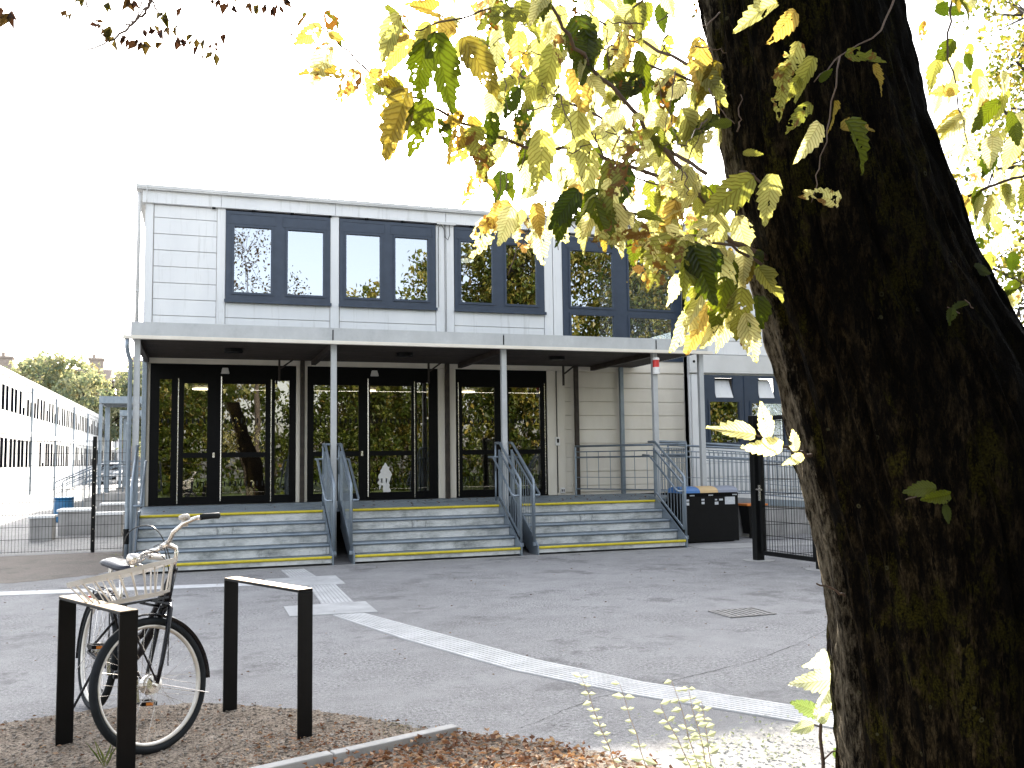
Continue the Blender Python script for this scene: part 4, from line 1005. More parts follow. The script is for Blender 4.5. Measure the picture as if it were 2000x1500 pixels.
# clipped hedge row behind the viewer
for i, (x0_, x1_, lb) in enumerate(((-14,-2,'loose hedge behind the viewer, reflected in the left doors'),(-2,9,'loose hedge behind the viewer, reflected in the middle doors'),(9,22,'loose hedge behind the viewer, reflected in the right doors'),(22,36,'loose hedge behind the viewer, at its right end'))):
    rr = random.Random(120+i); lobes = []
    for k in range(7):
        xx = x0_+(x1_-x0_)*(k+.5)/7; lobes += [((xx, -10.5+rr.uniform(-.4,.4), rr.uniform(1.3,1.8)), (1.2, 1.0, 1.6)), ((xx+rr.uniform(-.3,.3), -11.2, rr.uniform(3.4,5.0)), (1.25,1.0,1.7))]
    leafy_tree(120+i, ((x0_+x1_)/2,-10.5,0), lobes, .12, ((x0_+x1_)/2,-10.5,1.5), 60, 9, .22, 'garden_leaf', lb, cat='hedge', name='hedge', group='hedges behind the viewer', huer=((0,.9),(-.2,.25),(-.3,.1),(0,.4))[i], brown=(.15,.03,.01,.1)[i])
# thin bare-ish tree behind the viewer (window one)
leafy_tree(99, (2.6,-9,0), [((2.0,-9,11.2),(1.6,1.5,2.2)),((3.6,-9.6,9.6),(1.6,1.3,1.4)),((1.0,-9,9.4),(1.5,1.3,1.4)),((4.6,-9,8.6),(1.4,1,1.2))], .16, (2.6,-9,9), 60, 3, .15, 'autumn_leaf', 'thin sparse autumn tree behind the viewer, reflected in the first upper window', huer=(.2,1), shell=.1)
g = MB(); g.poly([(-60,-60,.006),(60,-60,.006),(60,-6.5,.006),(-60,-5.5,.006)]); MAT['lawn'] = MAT['soil']
m = NM('lawn'); f = m.noise(3, 6, .7); m.bsdf(m.ramp(f, [(.3,(.04,.07,.012)),(.7,(.09,.13,.025))]), .9, 0, m.bump(m.noise(60,3),.8,.02)); MAT['lawn'] = m.m
struct(g.build('lawn', 'lawn'), label='green lawn behind the viewer')

# ------------------------------------------------------------------ foreground hornbeam
TD = 2.35
L_ = [(-700,1150),(-400,1260),(-150,1345),(0,1390),(80,1400),(150,1412),(300,1428),(400,1448),(500,1470),(620,1503),(750,1538),(900,1572),(1000,1600),(1100,1622),(1250,1640),(1400,1652),(1500,1664),(1800,1672),(2300,1640),(2650,1560)]
R_ = [(-700,1560),(-400,1640),(-150,1725),(0,1770),(150,1802),(250,1826),(380,1870),(500,1905),(600,1950),(690,2000),(800,2052),(900,2090),(1000,2115),(1200,2150),(1500,2180),(2300,2230),(2650,2330)]
def interp(tab, v):
    for (a, x), (b, y) in zip(tab, tab[1:]):
        if a <= v <= b: return x + (y-x)*(v-a)/(b-a)
    return tab[-1][1]
horn = thing('hornbeam_tree', px(1900, 2480, TD)*1, 'massive dark mossy hornbeam with drooping yellow green serrated leaves in the foreground', 'tree')
hb = Vector(ORG[horn.name]); horn.location = (hb.x, hb.y, 0); ORG[horn.name] = (hb.x, hb.y, 0)
m_ = MB(); NV, NA = 300, 150; rows = []
axr = CM @ Vector((1,0,0)); axd = CM @ Vector((0,0,-1))
for i in range(NV+1):
    v = -700 + (2480+700)*i/NV
    l, r_ = interp(L_, v) - 20, interp(R_, v) - (28 if v < 300 else max(0, 28*(1-(v-300)/400))); c = px((l+r_)/2, v, TD); rad = (r_-l)/2*TD/FP
    row = []
    for k in range(NA):
        a = 2*math.pi*k/NA; ca, sa = math.cos(a), math.sin(a)
        q = Vector((ca*2.2, sa*2.2, c.z*.55))
        # fluted, ridged surface
        fl = .035*noise.noise(Vector((ca*1.6, sa*1.6, c.z*.25+3))) + .022*noise.noise(q*1.7)
        rg = noise.noise(Vector((ca*9, sa*9, c.z*1.5))); rg2 = noise.noise(Vector((ca*26, sa*26, c.z*5)))
        fine = noise.noise(Vector((ca*60, sa*60, c.z*22)))
        rr_ = rad*(1 + fl*1.6) - .010 + .022*(-abs(rg)*1.8+.5) + .013*(-abs(rg2)*1.5+.4) + .006*fine
        row.append(m_.av(c + axr*ca*rr_ + axd*sa*rr_*.95)); m_.tint.append((max(0, (-ca-.90)/.10) if sa < .4 or True else 0, 0))  # tint marks the left edge where the sunlit rim is painted
    rows.append(row)
for i in range(NV):
    for k in range(NA): m_.face((rows[i][k], rows[i][(k+1)%NA], rows[i+1][(k+1)%NA], rows[i+1][k]))
m_.face(rows[0])
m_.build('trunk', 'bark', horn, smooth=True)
rnd = random.Random(21)
def wig(pts, rnd, amp, sub=4):
    out = []
    for a, b in zip(pts, pts[1:]):
        for k in range(sub): out.append(a.lerp(b, k/sub) + rvec(rnd)*amp*(1 if k else .3))
    out.append(pts[-1]); return out
def branch(m_, pl, d0, d1, r0, r1, amp=.006):
    n_ = len(pl); pts = [px(u, v, d0+(d1-d0)*i/(n_-1)) for i, (u, v) in enumerate(pl)]
    pts = wig(pts, rnd, amp); m_.tube(pts, [r0+(r1-r0)*i/(len(pts)-1) for i in range(len(pts))], 6); return pts
m_ = MB(); BR = []
for pl, d0, d1, r0, r1 in (
    ([(1500,505),(1430,475),(1370,385),(1330,330),(1270,265),(1235,215),(1150,125),(1100,55),(1060,-20)],2.25,1.75,.0075,.003),
    ([(1420,172),(1340,125),(1230,70),(1150,35),(1050,-10)],2.3,2.6,.006,.002),
    ([(1410,180),(1290,135),(1210,110),(1160,85)],2.3,2.2,.004,.0015),
    ([(1440,400),(1333,363),(1223,323),(1123,290),(1040,290),(960,265),(890,235),(830,200),(770,170),(720,140),(680,100),(625,50),(595,-20)],2.3,1.9,.0055,.0014),
    ([(1380,340),(1320,303),(1243,267),(1207,248),(1123,207),(1050,167),(1000,135),(940,80),(880,30)],2.2,2.7,.0055,.002),
    ([(1490,520),(1430,480),(1350,460),(1290,465),(1270,455)],2.2,1.85,.004,.0015),
    ([(1500,540),(1440,520),(1400,500),(1320,455)],2.25,2.1,.006,.003),
    ([(1250,420),(1210,405),(1160,390),(1120,375),(1060,395),(1020,390)],1.9,1.8,.0028,.001),
    ([(1350,380),(1250,350),(1150,330),(1080,330),(1000,330)],2.3,2.5,.003,.001),
    ([(1400,178),(1300,160),(1200,175),(1130,200)],2.3,2.5,.003,.001),
    ([(1400,240),(1350,215),(1330,205),(1290,190)],2.2,2.4,.002,.001),
    ([(1060,20),(960,15),(880,40),(800,60),(740,20)],2.0,1.8,.003,.001),
    ([(1300,-30),(1220,30),(1190,120),(1180,190)],2.2,2.2,.003,.0012),
    ([(1890,-80),(1860,0),(1850,90),(1870,190),(1890,280)],2.5,2.3,.004,.0015),
    ([(2120,280),(2000,345),(1930,365),(1850,400)],2.2,2.4,.003,.004),
    ([(2100,540),(2000,560),(1940,570),(1900,600)],2.5,2.6,.002,.003),
    ([(1760,-30),(1720,60),(1640,110),(1590,160)],1.85,1.8,.002,.0012),
    ([(1640,110),(1620,230),(1600,330),(1585,395)],1.8,1.8,.0016,.0009),
    ([(1585,890),(1555,878),(1530,872),(1500,860),(1478,850)],2.2,1.85,.0045,.0018),
    ([(1770,975),(1800,965),(1835,962),(1850,975),(1870,1000)],1.92,2.12,.0012,.002),
    ([(1885,585),(1910,610),(1925,640)],2.0,2.25,.001,.002),([(1875,522),(1900,515),(1925,530)],2.1,2.3,.001,.002),([(1850,600),(1880,615),(1900,640)],1.95,2.2,.001,.002),
    ([(1650,1165),(1625,1150),(1595,1140)],2.2,2.1,.003,.002),
    ([(1510,375),(1470,340),(1445,335)],2.0,1.9,.003,.002)):
    m_ = MB(); BR.append((branch(m_, pl, d0, d1, r0, r1), pl)); m_.build('branch', 'twig', horn, smooth=True)
# fine bare twigs between
m_ = MB()
for k in range(130):
    u, v = rnd.uniform(960,1440), rnd.uniform(20,470); d = rnd.uniform(1.9,2.7); a = rnd.uniform(0,6.28); ln = rnd.uniform(40,130)
    pl = [(u,v),(u+math.cos(a)*ln*.5, v+math.sin(a)*ln*.5+rnd.uniform(-10,10)),(u+math.cos(a)*ln, v+math.sin(a)*ln)]
    branch(m_, pl, d, d+rnd.uniform(-.1,.1), .0017, .0008, .007)
o = m_.build('twigs', 'twig', horn, smooth=True); o['kind'] = 'stuff'
lv = MB()
def leaf_at(u, v, d, Lpx, ang, hue, br, tilt=None, wf=.56, curl=None, mb=None):
    """leaf whose stalk end is seen at (u,v); ang 0 = pointing right, 90 = down"""
    L = Lpx*d/FP; a = R(ang)
    if mb is None and v < 700 and br < 1 and rnd.random() < (.85 if u < 730 else .45 if u < 960 else .14): br += 1.0
    dirc = Vector((math.cos(a), -math.sin(a), 0)); off = rnd.uniform(-.5,.5) if tilt is None else tilt
    dirc.z = off; dirc.normalize()
    nrm = Vector((rnd.uniform(-.6,.6), rnd.uniform(-.3,.7), 1)).normalized()
    (mb or lv).serrleaf(px(u,v,d), CM @ dirc, CM @ nrm, L*1.08, L*wf*rnd.uniform(.9,1.12), hue, br, rnd, rnd.uniform(-.15,.55) if curl is None else curl)
# hand-placed leaves (u, v, depth, length, angle, hue, browning)
for a in ((780,25,1.75,95,118,.75,.3),(800,70,1.8,60,160,.7,.5),(850,60,1.72,150,80,.12,.15),(905,70,1.7,130,60,.05,.2),(830,75,1.75,120,105,.15,.3),(870,30,1.8,80,200,.5,.6),
    (650,85,1.8,85,125,.9,.7),(630,50,1.85,75,160,.85,.6),(700,135,1.8,80,120,.85,.9),(675,140,1.85,90,165,.4,.7),(640,65,1.8,35,20,.7,.5),(720,140,1.8,70,25,.6,.6),
    (800,175,1.78,130,118,.25,.3),(835,190,1.76,120,112,.3,.3),(790,175,1.8,75,195,.6,.4),(775,215,1.9,90,100,.85,.6),(850,205,1.8,60,140,.9,.4),(905,245,1.9,80,110,.6,.7),(925,255,1.85,85,75,.55,.9),(950,250,1.9,70,150,.5,.5),
    (945,285,1.9,80,85,.6,.8),(930,330,1.95,70,110,.8,.9),(1010,0,1.9,85,60,.6,.1),(1000,20,1.85,80,175,.5,.3),(1030,35,1.85,70,185,.55,.4),
    (1130,30,1.9,120,80,.10,.3),(1150,60,1.9,110,95,.2,.4),(1080,90,2.0,110,95,.7,.2),(1120,130,2.1,120,80,.75,.3),(1060,130,2.0,90,115,.7,.3),
    (1245,100,2.0,105,70,.3,.1),(1260,170,1.95,100,200,.12,.6),(1260,150,1.95,75,150,.25,.5),(1370,70,2.2,100,95,.75,.1),(1400,120,2.2,80,110,.05,.1),(1360,150,2.3,130,75,.8,.1),(1330,210,2.2,110,65,.75,.1),
    (1130,215,2.0,120,95,.75,.1),(1235,255,1.75,150,105,.55,.95),(1200,310,1.75,130,95,.45,.8),(1060,250,2.0,110,90,.72,.1),(1140,270,2.0,120,80,.8,.2),
    (1130,370,1.7,95,125,.0,.25),(1105,385,1.75,100,100,.05,.2),(1160,385,1.8,110,75,.35,.1),(1200,395,1.85,100,85,.95,.1),(1190,350,1.9,100,95,.9,.2),(1150,420,1.9,80,95,.8,.2),
    (960,420,2.0,90,112,.95,.7),(1020,420,2.1,80,90,.95,.9),(1000,400,2.0,90,140,.9,.6),(1050,440,2.1,75,80,.95,.3),(1075,420,2.0,70,60,.95,.4),
    (1270,455,1.72,110,170,.75,1.0),(1320,455,1.75,140,115,.62,.8),(1345,470,1.8,120,100,.5,.3),(1300,440,1.85,90,60,.9,.2),(1390,480,1.85,100,105,.05,.15),(1350,480,1.8,120,70,.15,.2),(1360,560,1.9,80,95,.5,.3),
    (1400,500,2.0,130,80,.95,.1),(1380,560,1.9,100,120,.95,.4),(1420,540,1.9,110,100,.35,.3),(1450,560,1.9,100,95,.6,.4),(1480,575,2.0,90,85,.1,.2),(1430,600,2.0,90,110,.9,.3),(1455,610,1.9,95,78,.95,.1),
    (1385,590,2.0,110,110,.95,.3),(1350,600,2.0,85,110,.9,.3),(1400,620,1.95,75,95,.95,.1),(1480,620,2.05,60,120,.2,.6),(1480,520,2.1,80,60,.7,.1),
    (1475,345,1.8,120,145,.6,.2),(1510,340,1.8,90,105,.75,.1),(1450,300,1.9,40,0,.6,.1),(1430,240,1.9,45,180,.3,.3),(1320,390,2.1,100,100,.85,.2),(1290,420,2.0,80,120,.8,.5),(1400,400,2.1,110,90,.8,.2),(1440,420,2.2,90,70,.85,.1),
    # in front of the trunk
    (1555,20,1.75,75,130,.85,.3),(1520,5,1.75,90,155,.8,.1),(1560,80,1.75,85,105,.75,.8),(1535,130,1.78,90,110,.7,.7),(1590,110,1.78,85,112,.65,.3),(1560,150,1.8,60,120,.6,.5),(1585,200,1.75,70,130,.55,.6),
    (1640,250,1.75,75,355,.3,.1),(1650,235,1.72,95,55,.22,.3),(1630,195,1.8,65,80,.28,.3),(1600,160,1.8,32,315,.1,.0),(1650,105,1.8,75,20,.4,.6),(1705,125,1.8,60,60,.35,.5),
    (1600,240,1.78,80,118,1.0,.1),(1640,395,1.8,65,190,.9,.7),(1585,385,1.8,25,180,.9,1.0),(1890,590,2.0,45,150,.10,.0),(1870,525,2.1,40,190,.08,.1),(1900,520,2.1,45,20,.1,.1),
    (1830,955,1.9,60,180,.3,.0),(1855,965,1.9,55,165,.3,.05),(1845,985,1.9,35,80,.1,.0),(1860,600,1.95,35,100,.08,.0)):
    leaf_at(*a)
# bright low sprig left of the trunk
for a in ((1478,848,1.85,95,188,1.0,.0),(1500,856,1.85,70,258,1.0,.0),(1530,870,1.83,85,178,1.0,.0),(1555,882,1.9,42,262,1.0,.0),(1570,888,1.95,45,150,.95,.0)): leaf_at(*a, curl=.05)
# random foliage along the branches
for pts, pl in BR[:16]:
    for p in pts[1:]:
        for j in range(2):
            if rnd.random() < .42:
                q = p + rvec(rnd)*.03; c = CM.transposed() @ (q - CC); d = -c.z
                u, v = 1000 + FP*c.x/d, 750 - FP*c.y/d
                if u < 740 and rnd.random() < .6: continue
                leaf_at(u, v, d, rnd.uniform(38,86)*1.9/d, rnd.gauss(100,32), rnd.choice((.15,.45,.7,.8,.9,.95)), rnd.random()*.6 if rnd.random() < .6 else 0)
def inpoly(u, v, P):
    c = False; j = len(P)-1
    for i in range(len(P)):
        if (P[i][1] > v) != (P[j][1] > v) and u < (P[j][0]-P[i][0])*(v-P[i][1])/(P[j][1]-P[i][1]) + P[i][0]: c = not c
        j = i
    return c
regions = [([(860,-40),(1400,-40),(1410,80),(1300,90),(1180,120),(1100,100),(960,90),(880,60)], 42, 2.0, 3.2),
           ([(950,90),(1200,110),(1400,120),(1430,240),(1380,330),(1250,300),(1100,320),(960,260),(930,180)], 40, 2.0, 3.0),
           ([(950,300),(1100,330),(1240,340),(1220,420),(1050,420),(930,390)], 16, 2.0, 2.8),
           ([(1270,380),(1440,360),(1500,560),(1500,620),(1340,600),(1240,500)], 34, 2.0, 2.8),
           ([(1780,-40),(1900,-40),(1900,80),(1920,200),(1950,380),(2000,520),(2000,640),(1940,580),(1880,430),(1850,260),(1800,100)], 30, 2.4, 3.1),
           ([(1900,170),(1960,150),(2040,200),(2040,420),(1960,380)], 16, 2.0, 2.6)]
for P, n_, d0, d1 in regions:
    xs = [p[0] for p in P]; ys = [p[1] for p in P]; k = 0
    while k < n_:
        u, v = rnd.uniform(min(xs),max(xs)), rnd.uniform(min(ys),max(ys))
        if not inpoly(u, v, P): continue
        d = rnd.uniform(d0, d1); k += 1
        leaf_at(u, v-20, d, rnd.uniform(42,88)*1.9/d*1.1, rnd.gauss(98,28), rnd.choice((.05,.3,.6,.75,.85,.92,.98)), rnd.random()*.7 if rnd.random() < .5 else 0)
# upper crown above the frame
for k in range(420):
    a = rnd.uniform(0,6.28); q = rnd.uniform(.3,3.0)
    p = Vector((2.2+math.cos(a)*q*1.2, 1.6+math.sin(a)*q*.9, 3.9+rnd.random()*2.2))
    c = CM.transposed() @ (p - CC); d = -c.z
    if d > .3:
        v = 750 - FP*c.y/d
        if v > -60: continue
    lv.leafcard(p, (rvec(rnd)+Vector((0,0,-.6))), (rvec(rnd)+Vector((0,0,1))).normalized(), rnd.uniform(.16,.3), .15, rnd.random(), .1)
if lv.hasuv:
    while len(lv.uv) < len(lv.v): lv.uv.append((.4, .5))
lv.build('leaves', 'hornbeam_leaf', horn)

# ------------------------------------------------------------------ birch-like tree whose twigs hang in at the top left
bt_ = thing('overhanging_tree', (-6.5, 6.0, 0), 'tree outside the left edge whose thin twigs with small brown leaves hang into the sky', 'tree')
m_ = MB(); m_.tube([(-6.5,6,0),(-6.4,6,2),(-6.1,6.1,4),(-5.6,6.3,5.8),(-5.2,6.4,7.5)], [.20,.16,.13,.09,.05], 12); m_.build('trunk', 'bark_plain', bt_, smooth=True)
m_ = MB(); lf = MB(); rnd2 = random.Random(12); D0 = 7.0
root = px(290,-160,D0)
m_.tube(wig([Vector((-6.1,6.1,4.2)), Vector((-4.6,6.6,5.6)), Vector((-2.6,6.8,6.0)), root + Vector((0,0,.25)), root], rnd2, .05), [.06]*5+[.05]*4+[.035]*4+[.022]*4, 7)
def tw(pl, r0, r1, d=D0, conn=None):
    pts = wig([px(u,v,d) for u, v in pl], rnd2, .012); m_.tube(pts, [1.25*r0+(1.25*r1-1.25*r0)*i/(len(pts)-1) for i in range(len(pts))], 5); return pl
tw([(290,-160),(296,-40),(294,5),(285,25),(262,45),(245,60),(225,75),(200,88),(170,97),(130,97),(96,90)],.012,.0022)
tw([(294,5),(275,28),(262,42),(240,50),(215,52),(190,47)],.006,.0018); tw([(285,-40),(278,0),(266,35),(255,48),(225,60),(200,72)],.006,.0015)
tw([(296,0),(310,25),(335,45),(360,62),(385,72),(410,73),(435,68)],.006,.0015); tw([(345,50),(365,52),(390,70)],.003,.001); tw([(170,97),(165,108),(158,113)],.002,.001)
tw([(160,-160),(165,-30),(168,8),(180,30),(198,55),(210,62)],.007,.002); tw([(168,10),(150,12),(132,20)],.003,.001); tw([(310,30),(300,42),(292,48)],.003,.001)
tw([(470,-160),(480,-30),(500,5),(530,12),(555,20)],.006,.0015); tw([(440,-80),(430,-20),(445,5)],.003,.001); tw([(-40,-60),(-10,5),(15,18),(22,30)],.004,.001); tw([(345,-90),(350,-20),(345,10)],.002,.001)
def sleaf(u, v, Lpx, ang, hue, br):
    a = R(ang); dr = CM @ Vector((math.cos(a), -math.sin(a), rnd2.uniform(-.5,.5))).normalized(); nn = CM @ Vector((rnd2.uniform(-1,1), rnd2.uniform(-.5,.5), 1)).normalized()
    L = Lpx*1.6*D0/FP; lf.leafcard(px(u,v,D0), dr, nn, L, L*rnd2.uniform(.4,.65), hue, br, .4)
for (u, v, l, a, h, b) in ((165,0,10,170,.2,0),(160,0,9,100,.1,0),(213,2,20,85,.15,0),(255,-5,22,110,.6,.6),(262,0,14,60,.8,.9),(350,15,12,100,.8,.9),(130,20,10,120,.5,.7),(142,25,12,130,.4,.2),(325,20,22,95,.1,0),(318,25,12,130,.2,.1),
    (215,50,20,95,.15,.2),(205,45,12,190,.6,.8),(210,58,14,160,.5,.7),(190,47,10,170,.7,1),(225,74,18,95,.4,0),(218,76,12,170,.6,.6),(270,80,18,130,.8,.8),(282,84,18,80,.45,.2),(275,78,12,100,.9,.9),(300,48,12,60,.3,.3),(280,55,12,80,.8,1),
    (305,58,12,150,.8,1),(318,55,16,100,.8,1),(332,52,14,95,.3,.6),(344,52,14,100,.4,.3),(245,72,14,110,.8,.9),(250,76,14,90,.8,.9),(320,82,14,135,.5,.5),(345,74,16,100,.8,.9),(355,74,14,75,.8,1),(372,66,12,110,.3,.2),(384,74,14,95,.4,.3),
    (400,76,16,100,.3,.2),(388,90,14,130,.8,1),(415,85,10,110,.7,.9),(420,90,10,60,.8,.9),(420,102,18,85,.2,.3),(432,68,14,70,.8,.9),(398,107,6,120,.6,.8),(440,5,16,105,.7,.9),(455,10,14,60,.8,.9),(430,0,14,110,.6,.9),(417,-2,9,100,.6,.7),(492,5,16,100,.7,.7),
    (505,8,16,105,.3,.2),(520,10,12,120,.8,.9),(535,10,16,90,.8,1),(545,10,12,60,.7,.9),(550,0,12,10,.6,.6),(8,18,22,110,.7,.9),(20,22,22,80,.8,.9),(20,25,24,110,.3,.6),(560,-5,14,70,.8,.7)):
    sleaf(u, v, l, a, h, b); sleaf(u+rnd2.uniform(-7,7), v+rnd2.uniform(-5,7), l*.8, a+rnd2.uniform(-50,50), h, b)
for k in range(60): sleaf(rnd2.gauss(320,90), rnd2.uniform(-120,-10), 15, rnd2.uniform(60,140), rnd2.random(), rnd2.random())
for k in range(500):
    v_ = rvec(rnd2); p = Vector((-6.3+v_.x*2, 6.2+v_.y*2, 6.8+v_.z*1.6)); lf.leafcard(p, rvec(rnd2), rvec(rnd2).normalized(), .12, .07, rnd2.random(), rnd2.random()*.6)
m_.build('twigs', 'twig', bt_, smooth=True); lf.build('leaves', 'autumn_leaf', bt_)

# ------------------------------------------------------------------ bicycle stands
def hoop(a, b, h, label):
    a, b = Vector((*a,0)), Vector((*b,0)); d = (b-a).normalized(); n_ = Vector((-d.y, d.x, 0)); t = thing('bicycle_stand', (a+b)/2, label, 'bicycle stand', 'steel bicycle stands')
    wv, th = n_*.045, .0065
    for p in (a, b):
        m_ = MB(); m_.obox(p+Vector((0,0,h/2-.0075)), d*th, wv, Vector((0,0,h/2-.0075))); m_.build('upright', 'black_steel', t, bevel=.002)
    m_ = MB(); m_.obox((a+b)/2+Vector((0,0,h-.0072)), d*((b-a).length/2+th), wv, Vector((0,0,.0072))); m_.build('top_bar', 'black_steel', t, bevel=.0025)
    m_ = MB(); m_.obox((a+b)/2+Vector((0,0,h+.0012)), d*((b-a).length/2+th-.003), wv*.93, Vector((0,0,.0012))); m_.build('top_glint', 'glint_tan', t)  # tan strip paints the sun and sky glint along the top
    return t
A0, A1 = gnd(125,1455), gnd(125,1455) + Vector((.36,-.71,0))*.98
hoop((A0.x,A0.y), (A1.x,A1.y), .79, 'black flat steel bicycle stand with a painted lit top, in front of the bicycle')
B0_, B1_ = gnd(449,1389), gnd(595,1442)
hoop((B0_.x,B0_.y), (B1_.x,B1_.y), .80, 'empty black flat steel bicycle stand with a painted lit top, right of the bicycle')

# ------------------------------------------------------------------ bicycle
bk = thing('bicycle', (-.35,5.7,0), 'black city bicycle with cream front basket parked behind the left stand', 'bicycle')
Pf = Vector((-.178,5.275,.0)); th_ = R(11); F = Vector((-.79,-.61,0)).normalized(); S0 = Vector((-F.y, F.x, 0))
S0 = Vector((.61,-.79,0)).normalized(); Z = Vector((0,0,1))
S1 = S0*math.cos(th_) + Z*math.sin(th_); U1 = Z*math.cos(th_) - S0*math.sin(th_)
XF = lambda p: Pf + F*p.x + S1*p.y + U1*p.z          # x forward, y to the near right, z up
Pr = Vector((-.60,6.34,0)); FF = (Vector((Pf.x,Pf.y,0)) - Pr).normalized(); T0 = Vector((-FF.y, FF.x, 0)); thr = R(-6)
T1 = T0*math.cos(thr) + Z*math.sin(thr); U2 = Z*math.cos(thr) - T0*math.sin(thr)
XR = lambda p: Pr + FF*p.x + T1*p.y + U2*p.z
def ring_pts(R_, n=56, a0=0, a1=2*math.pi, closed=True, cz=.345, y=0, cx=0):
    m_ = n if closed else n+1
    return [Vector((cx+R_*math.cos(a0+(a1-a0)*k/n), y, cz+R_*math.sin(a0+(a1-a0)*k/n))) for k in range(m_)]
def wheel(xf, rear=False):
    m_ = MB(xf); m_.tube(ring_pts(.325), .022, 10, closed=True); wh_ = m_.build('wheel', 'black_rubber', bk, smooth=True)
    m_ = MB(xf); n_ = 72
    prof = [(.306,-.013),(.297,-.012),(.290,-.006),(.290,.006),(.297,.012),(.306,.013)]
    rr_ = []
    for k in range(n_):
        a = 2*math.pi*k/n_; rr_.append([m_.av((r*math.cos(a), y, .345+r*math.sin(a))) for r, y in prof])
    for k in range(n_):
        A, B = rr_[k], rr_[(k+1)%n_]
        for j in range(6): m_.face((A[j], A[(j+1)%6], B[(j+1)%6], B[j]))
    m_.build('rim', 'rim_metal', wh_, smooth=True)
    m_ = MB(xf)
    for k in range(32):
        a = 2*math.pi*k/32; s_ = (1 if k % 2 else -1); o = (1 if (k//2) % 2 else -1)*.9
        hr = .042; m_.tube([(hr*math.cos(a+o), s_*.028, .345+hr*math.sin(a+o)), (.294*math.cos(a), 0, .345+.294*math.sin(a))], .0011, 4, cap=False)
    m_.build('spokes', 'chrome', wh_)
    m_ = MB(xf); m_.tube([(0,-.055,.345),(0,-.04,.345),(0,-.036,.345),(0,.036,.345),(0,.04,.345),(0,.055,.345)], [.012,.018,.046,.046,.018,.012], 20); m_.tube([(0,-.012,.345),(0,.012,.345)], .053, 20); m_.build('hub', 'chrome', wh_, smooth=False)
    m_ = MB(xf); m_.tube([(.285*math.cos(-.9),0,.345+.285*math.sin(-.9)),(.255*math.cos(-.9),0,.345+.255*math.sin(-.9))], .004, 6); m_.build('valve', 'black_plastic', wh_)
wheel(XF); wheel(XR)
def fender(xf, a0, a1):
    m_ = MB(xf); n_ = 30; rows = []
    for k in range(n_+1):
        a = a0+(a1-a0)*k/n_; row = []
        for j in range(7):
            b = -1.15+2.3*j/6; r = .352 + .016*math.cos(b); row.append(m_.av((r*math.cos(a), .029*math.sin(b), .345+r*math.sin(a))))
        rows.append(row)
    for k in range(n_):
        for j in range(6): m_.face((rows[k][j], rows[k][j+1], rows[k+1][j+1], rows[k+1][j]))
    o = m_.build('fender', 'bike_black', bk, smooth=True)
    so_ = o.modifiers.new('thickness', 'SOLIDIFY'); so_.thickness = .002
    m_ = MB(xf); e = a1 + .22
    for s_ in (-1,1): m_.tube([(0,s_*.055,.345),(.36*math.cos(e), s_*.022, .345+.36*math.sin(e))], .0022, 5)
    m_.build('fender_stay', 'chrome', o)
fender(XF, R(82), R(186)); fender(XR, R(40), R(195))
# fork, stem, handlebar
m_ = MB(XF)
for s_ in (-1,1): m_.tube([(-.005,s_*.052,.345),(-.045,s_*.053,.45),(-.10,s_*.05,.60),(-.135,s_*.042,.715),(-.15,s_*.018,.74)], [.010,.012,.014,.016,.014], 10)
m_.tube([(-.14,-.03,.735),(-.14,.03,.735)], .017, 8); m_.build('fork', 'bike_black', bk, smooth=True)
m_ = MB(XF); m_.tube([(-.145,0,.74),(-.215,0,.93)], .019, 12); m_.tube([(-.143,0,.735),(-.149,0,.752)], .024, 12); m_.tube([(-.208,0,.915),(-.215,0,.935)], .024, 12); m_.build('head_tube', 'bike_black', bk, smooth=True)
m_ = MB(XF); m_.tube([(-.215,0,.93),(-.245,0,1.02),(-.24,0,1.045),(-.20,0,1.063),(-.175,0,1.065)], [.012,.012,.014,.015,.016], 10); m_.build('stem', 'chrome', bk, smooth=True)
m_ = MB(XF); hbp = []
for s_ in (-1,1):
    q = [(x_, s_*y_, z_ - .035 + s_*y_*.30) for x_, y_, z_ in ((-.175,0,1.10),(-.165,.06,1.102),(-.15,.12,1.12),(-.17,.19,1.135),(-.215,.232,1.14),(-.25,.245,1.14))]
    hbp.append(q); m_.tube(q, .0125, 10)
m_.tube([(-.175,-.03,1.056),(-.175,.03,1.074)], .018, 10); hbo = m_.build('handlebar', 'chrome', bk, smooth=True)
for s_ in (-1,1):
    m_ = MB(XF); m_.tube([(x_, s_*y_, z_ - .035 + s_*y_*.30) for x_, y_, z_ in ((-.24,.243,1.14),(-.26,.248,1.14),(-.30,.257,1.137),(-.345,.266,1.133),(-.35,.267,1.132))], [.0165,.018,.0165,.018,.014], 10); m_.build('grip', 'black_rubber' if s_ > 0 else 'rim_metal', hbo, smooth=True)
    if s_ < 0:
        m_ = MB(XF); m_.tube([(-.17,-.19,1.02),(-.15,-.25,1.0),(-.22,-.29,.985)], [.008,.010,.010], 6); m_.build('brake_lever', 'chrome', hbo, smooth=True)
m_ = MB(XF); m_.tube([(-.18,.185,1.175),(-.18,.185,1.185),(-.18,.185,1.202),(-.18,.185,1.208)], [.012,.03,.028,.012], 14); m_.tube([(-.18,.185,1.14),(-.18,.185,1.177)], .016, 8); m_.build('bell', 'basket_cream', hbo, smooth=True)
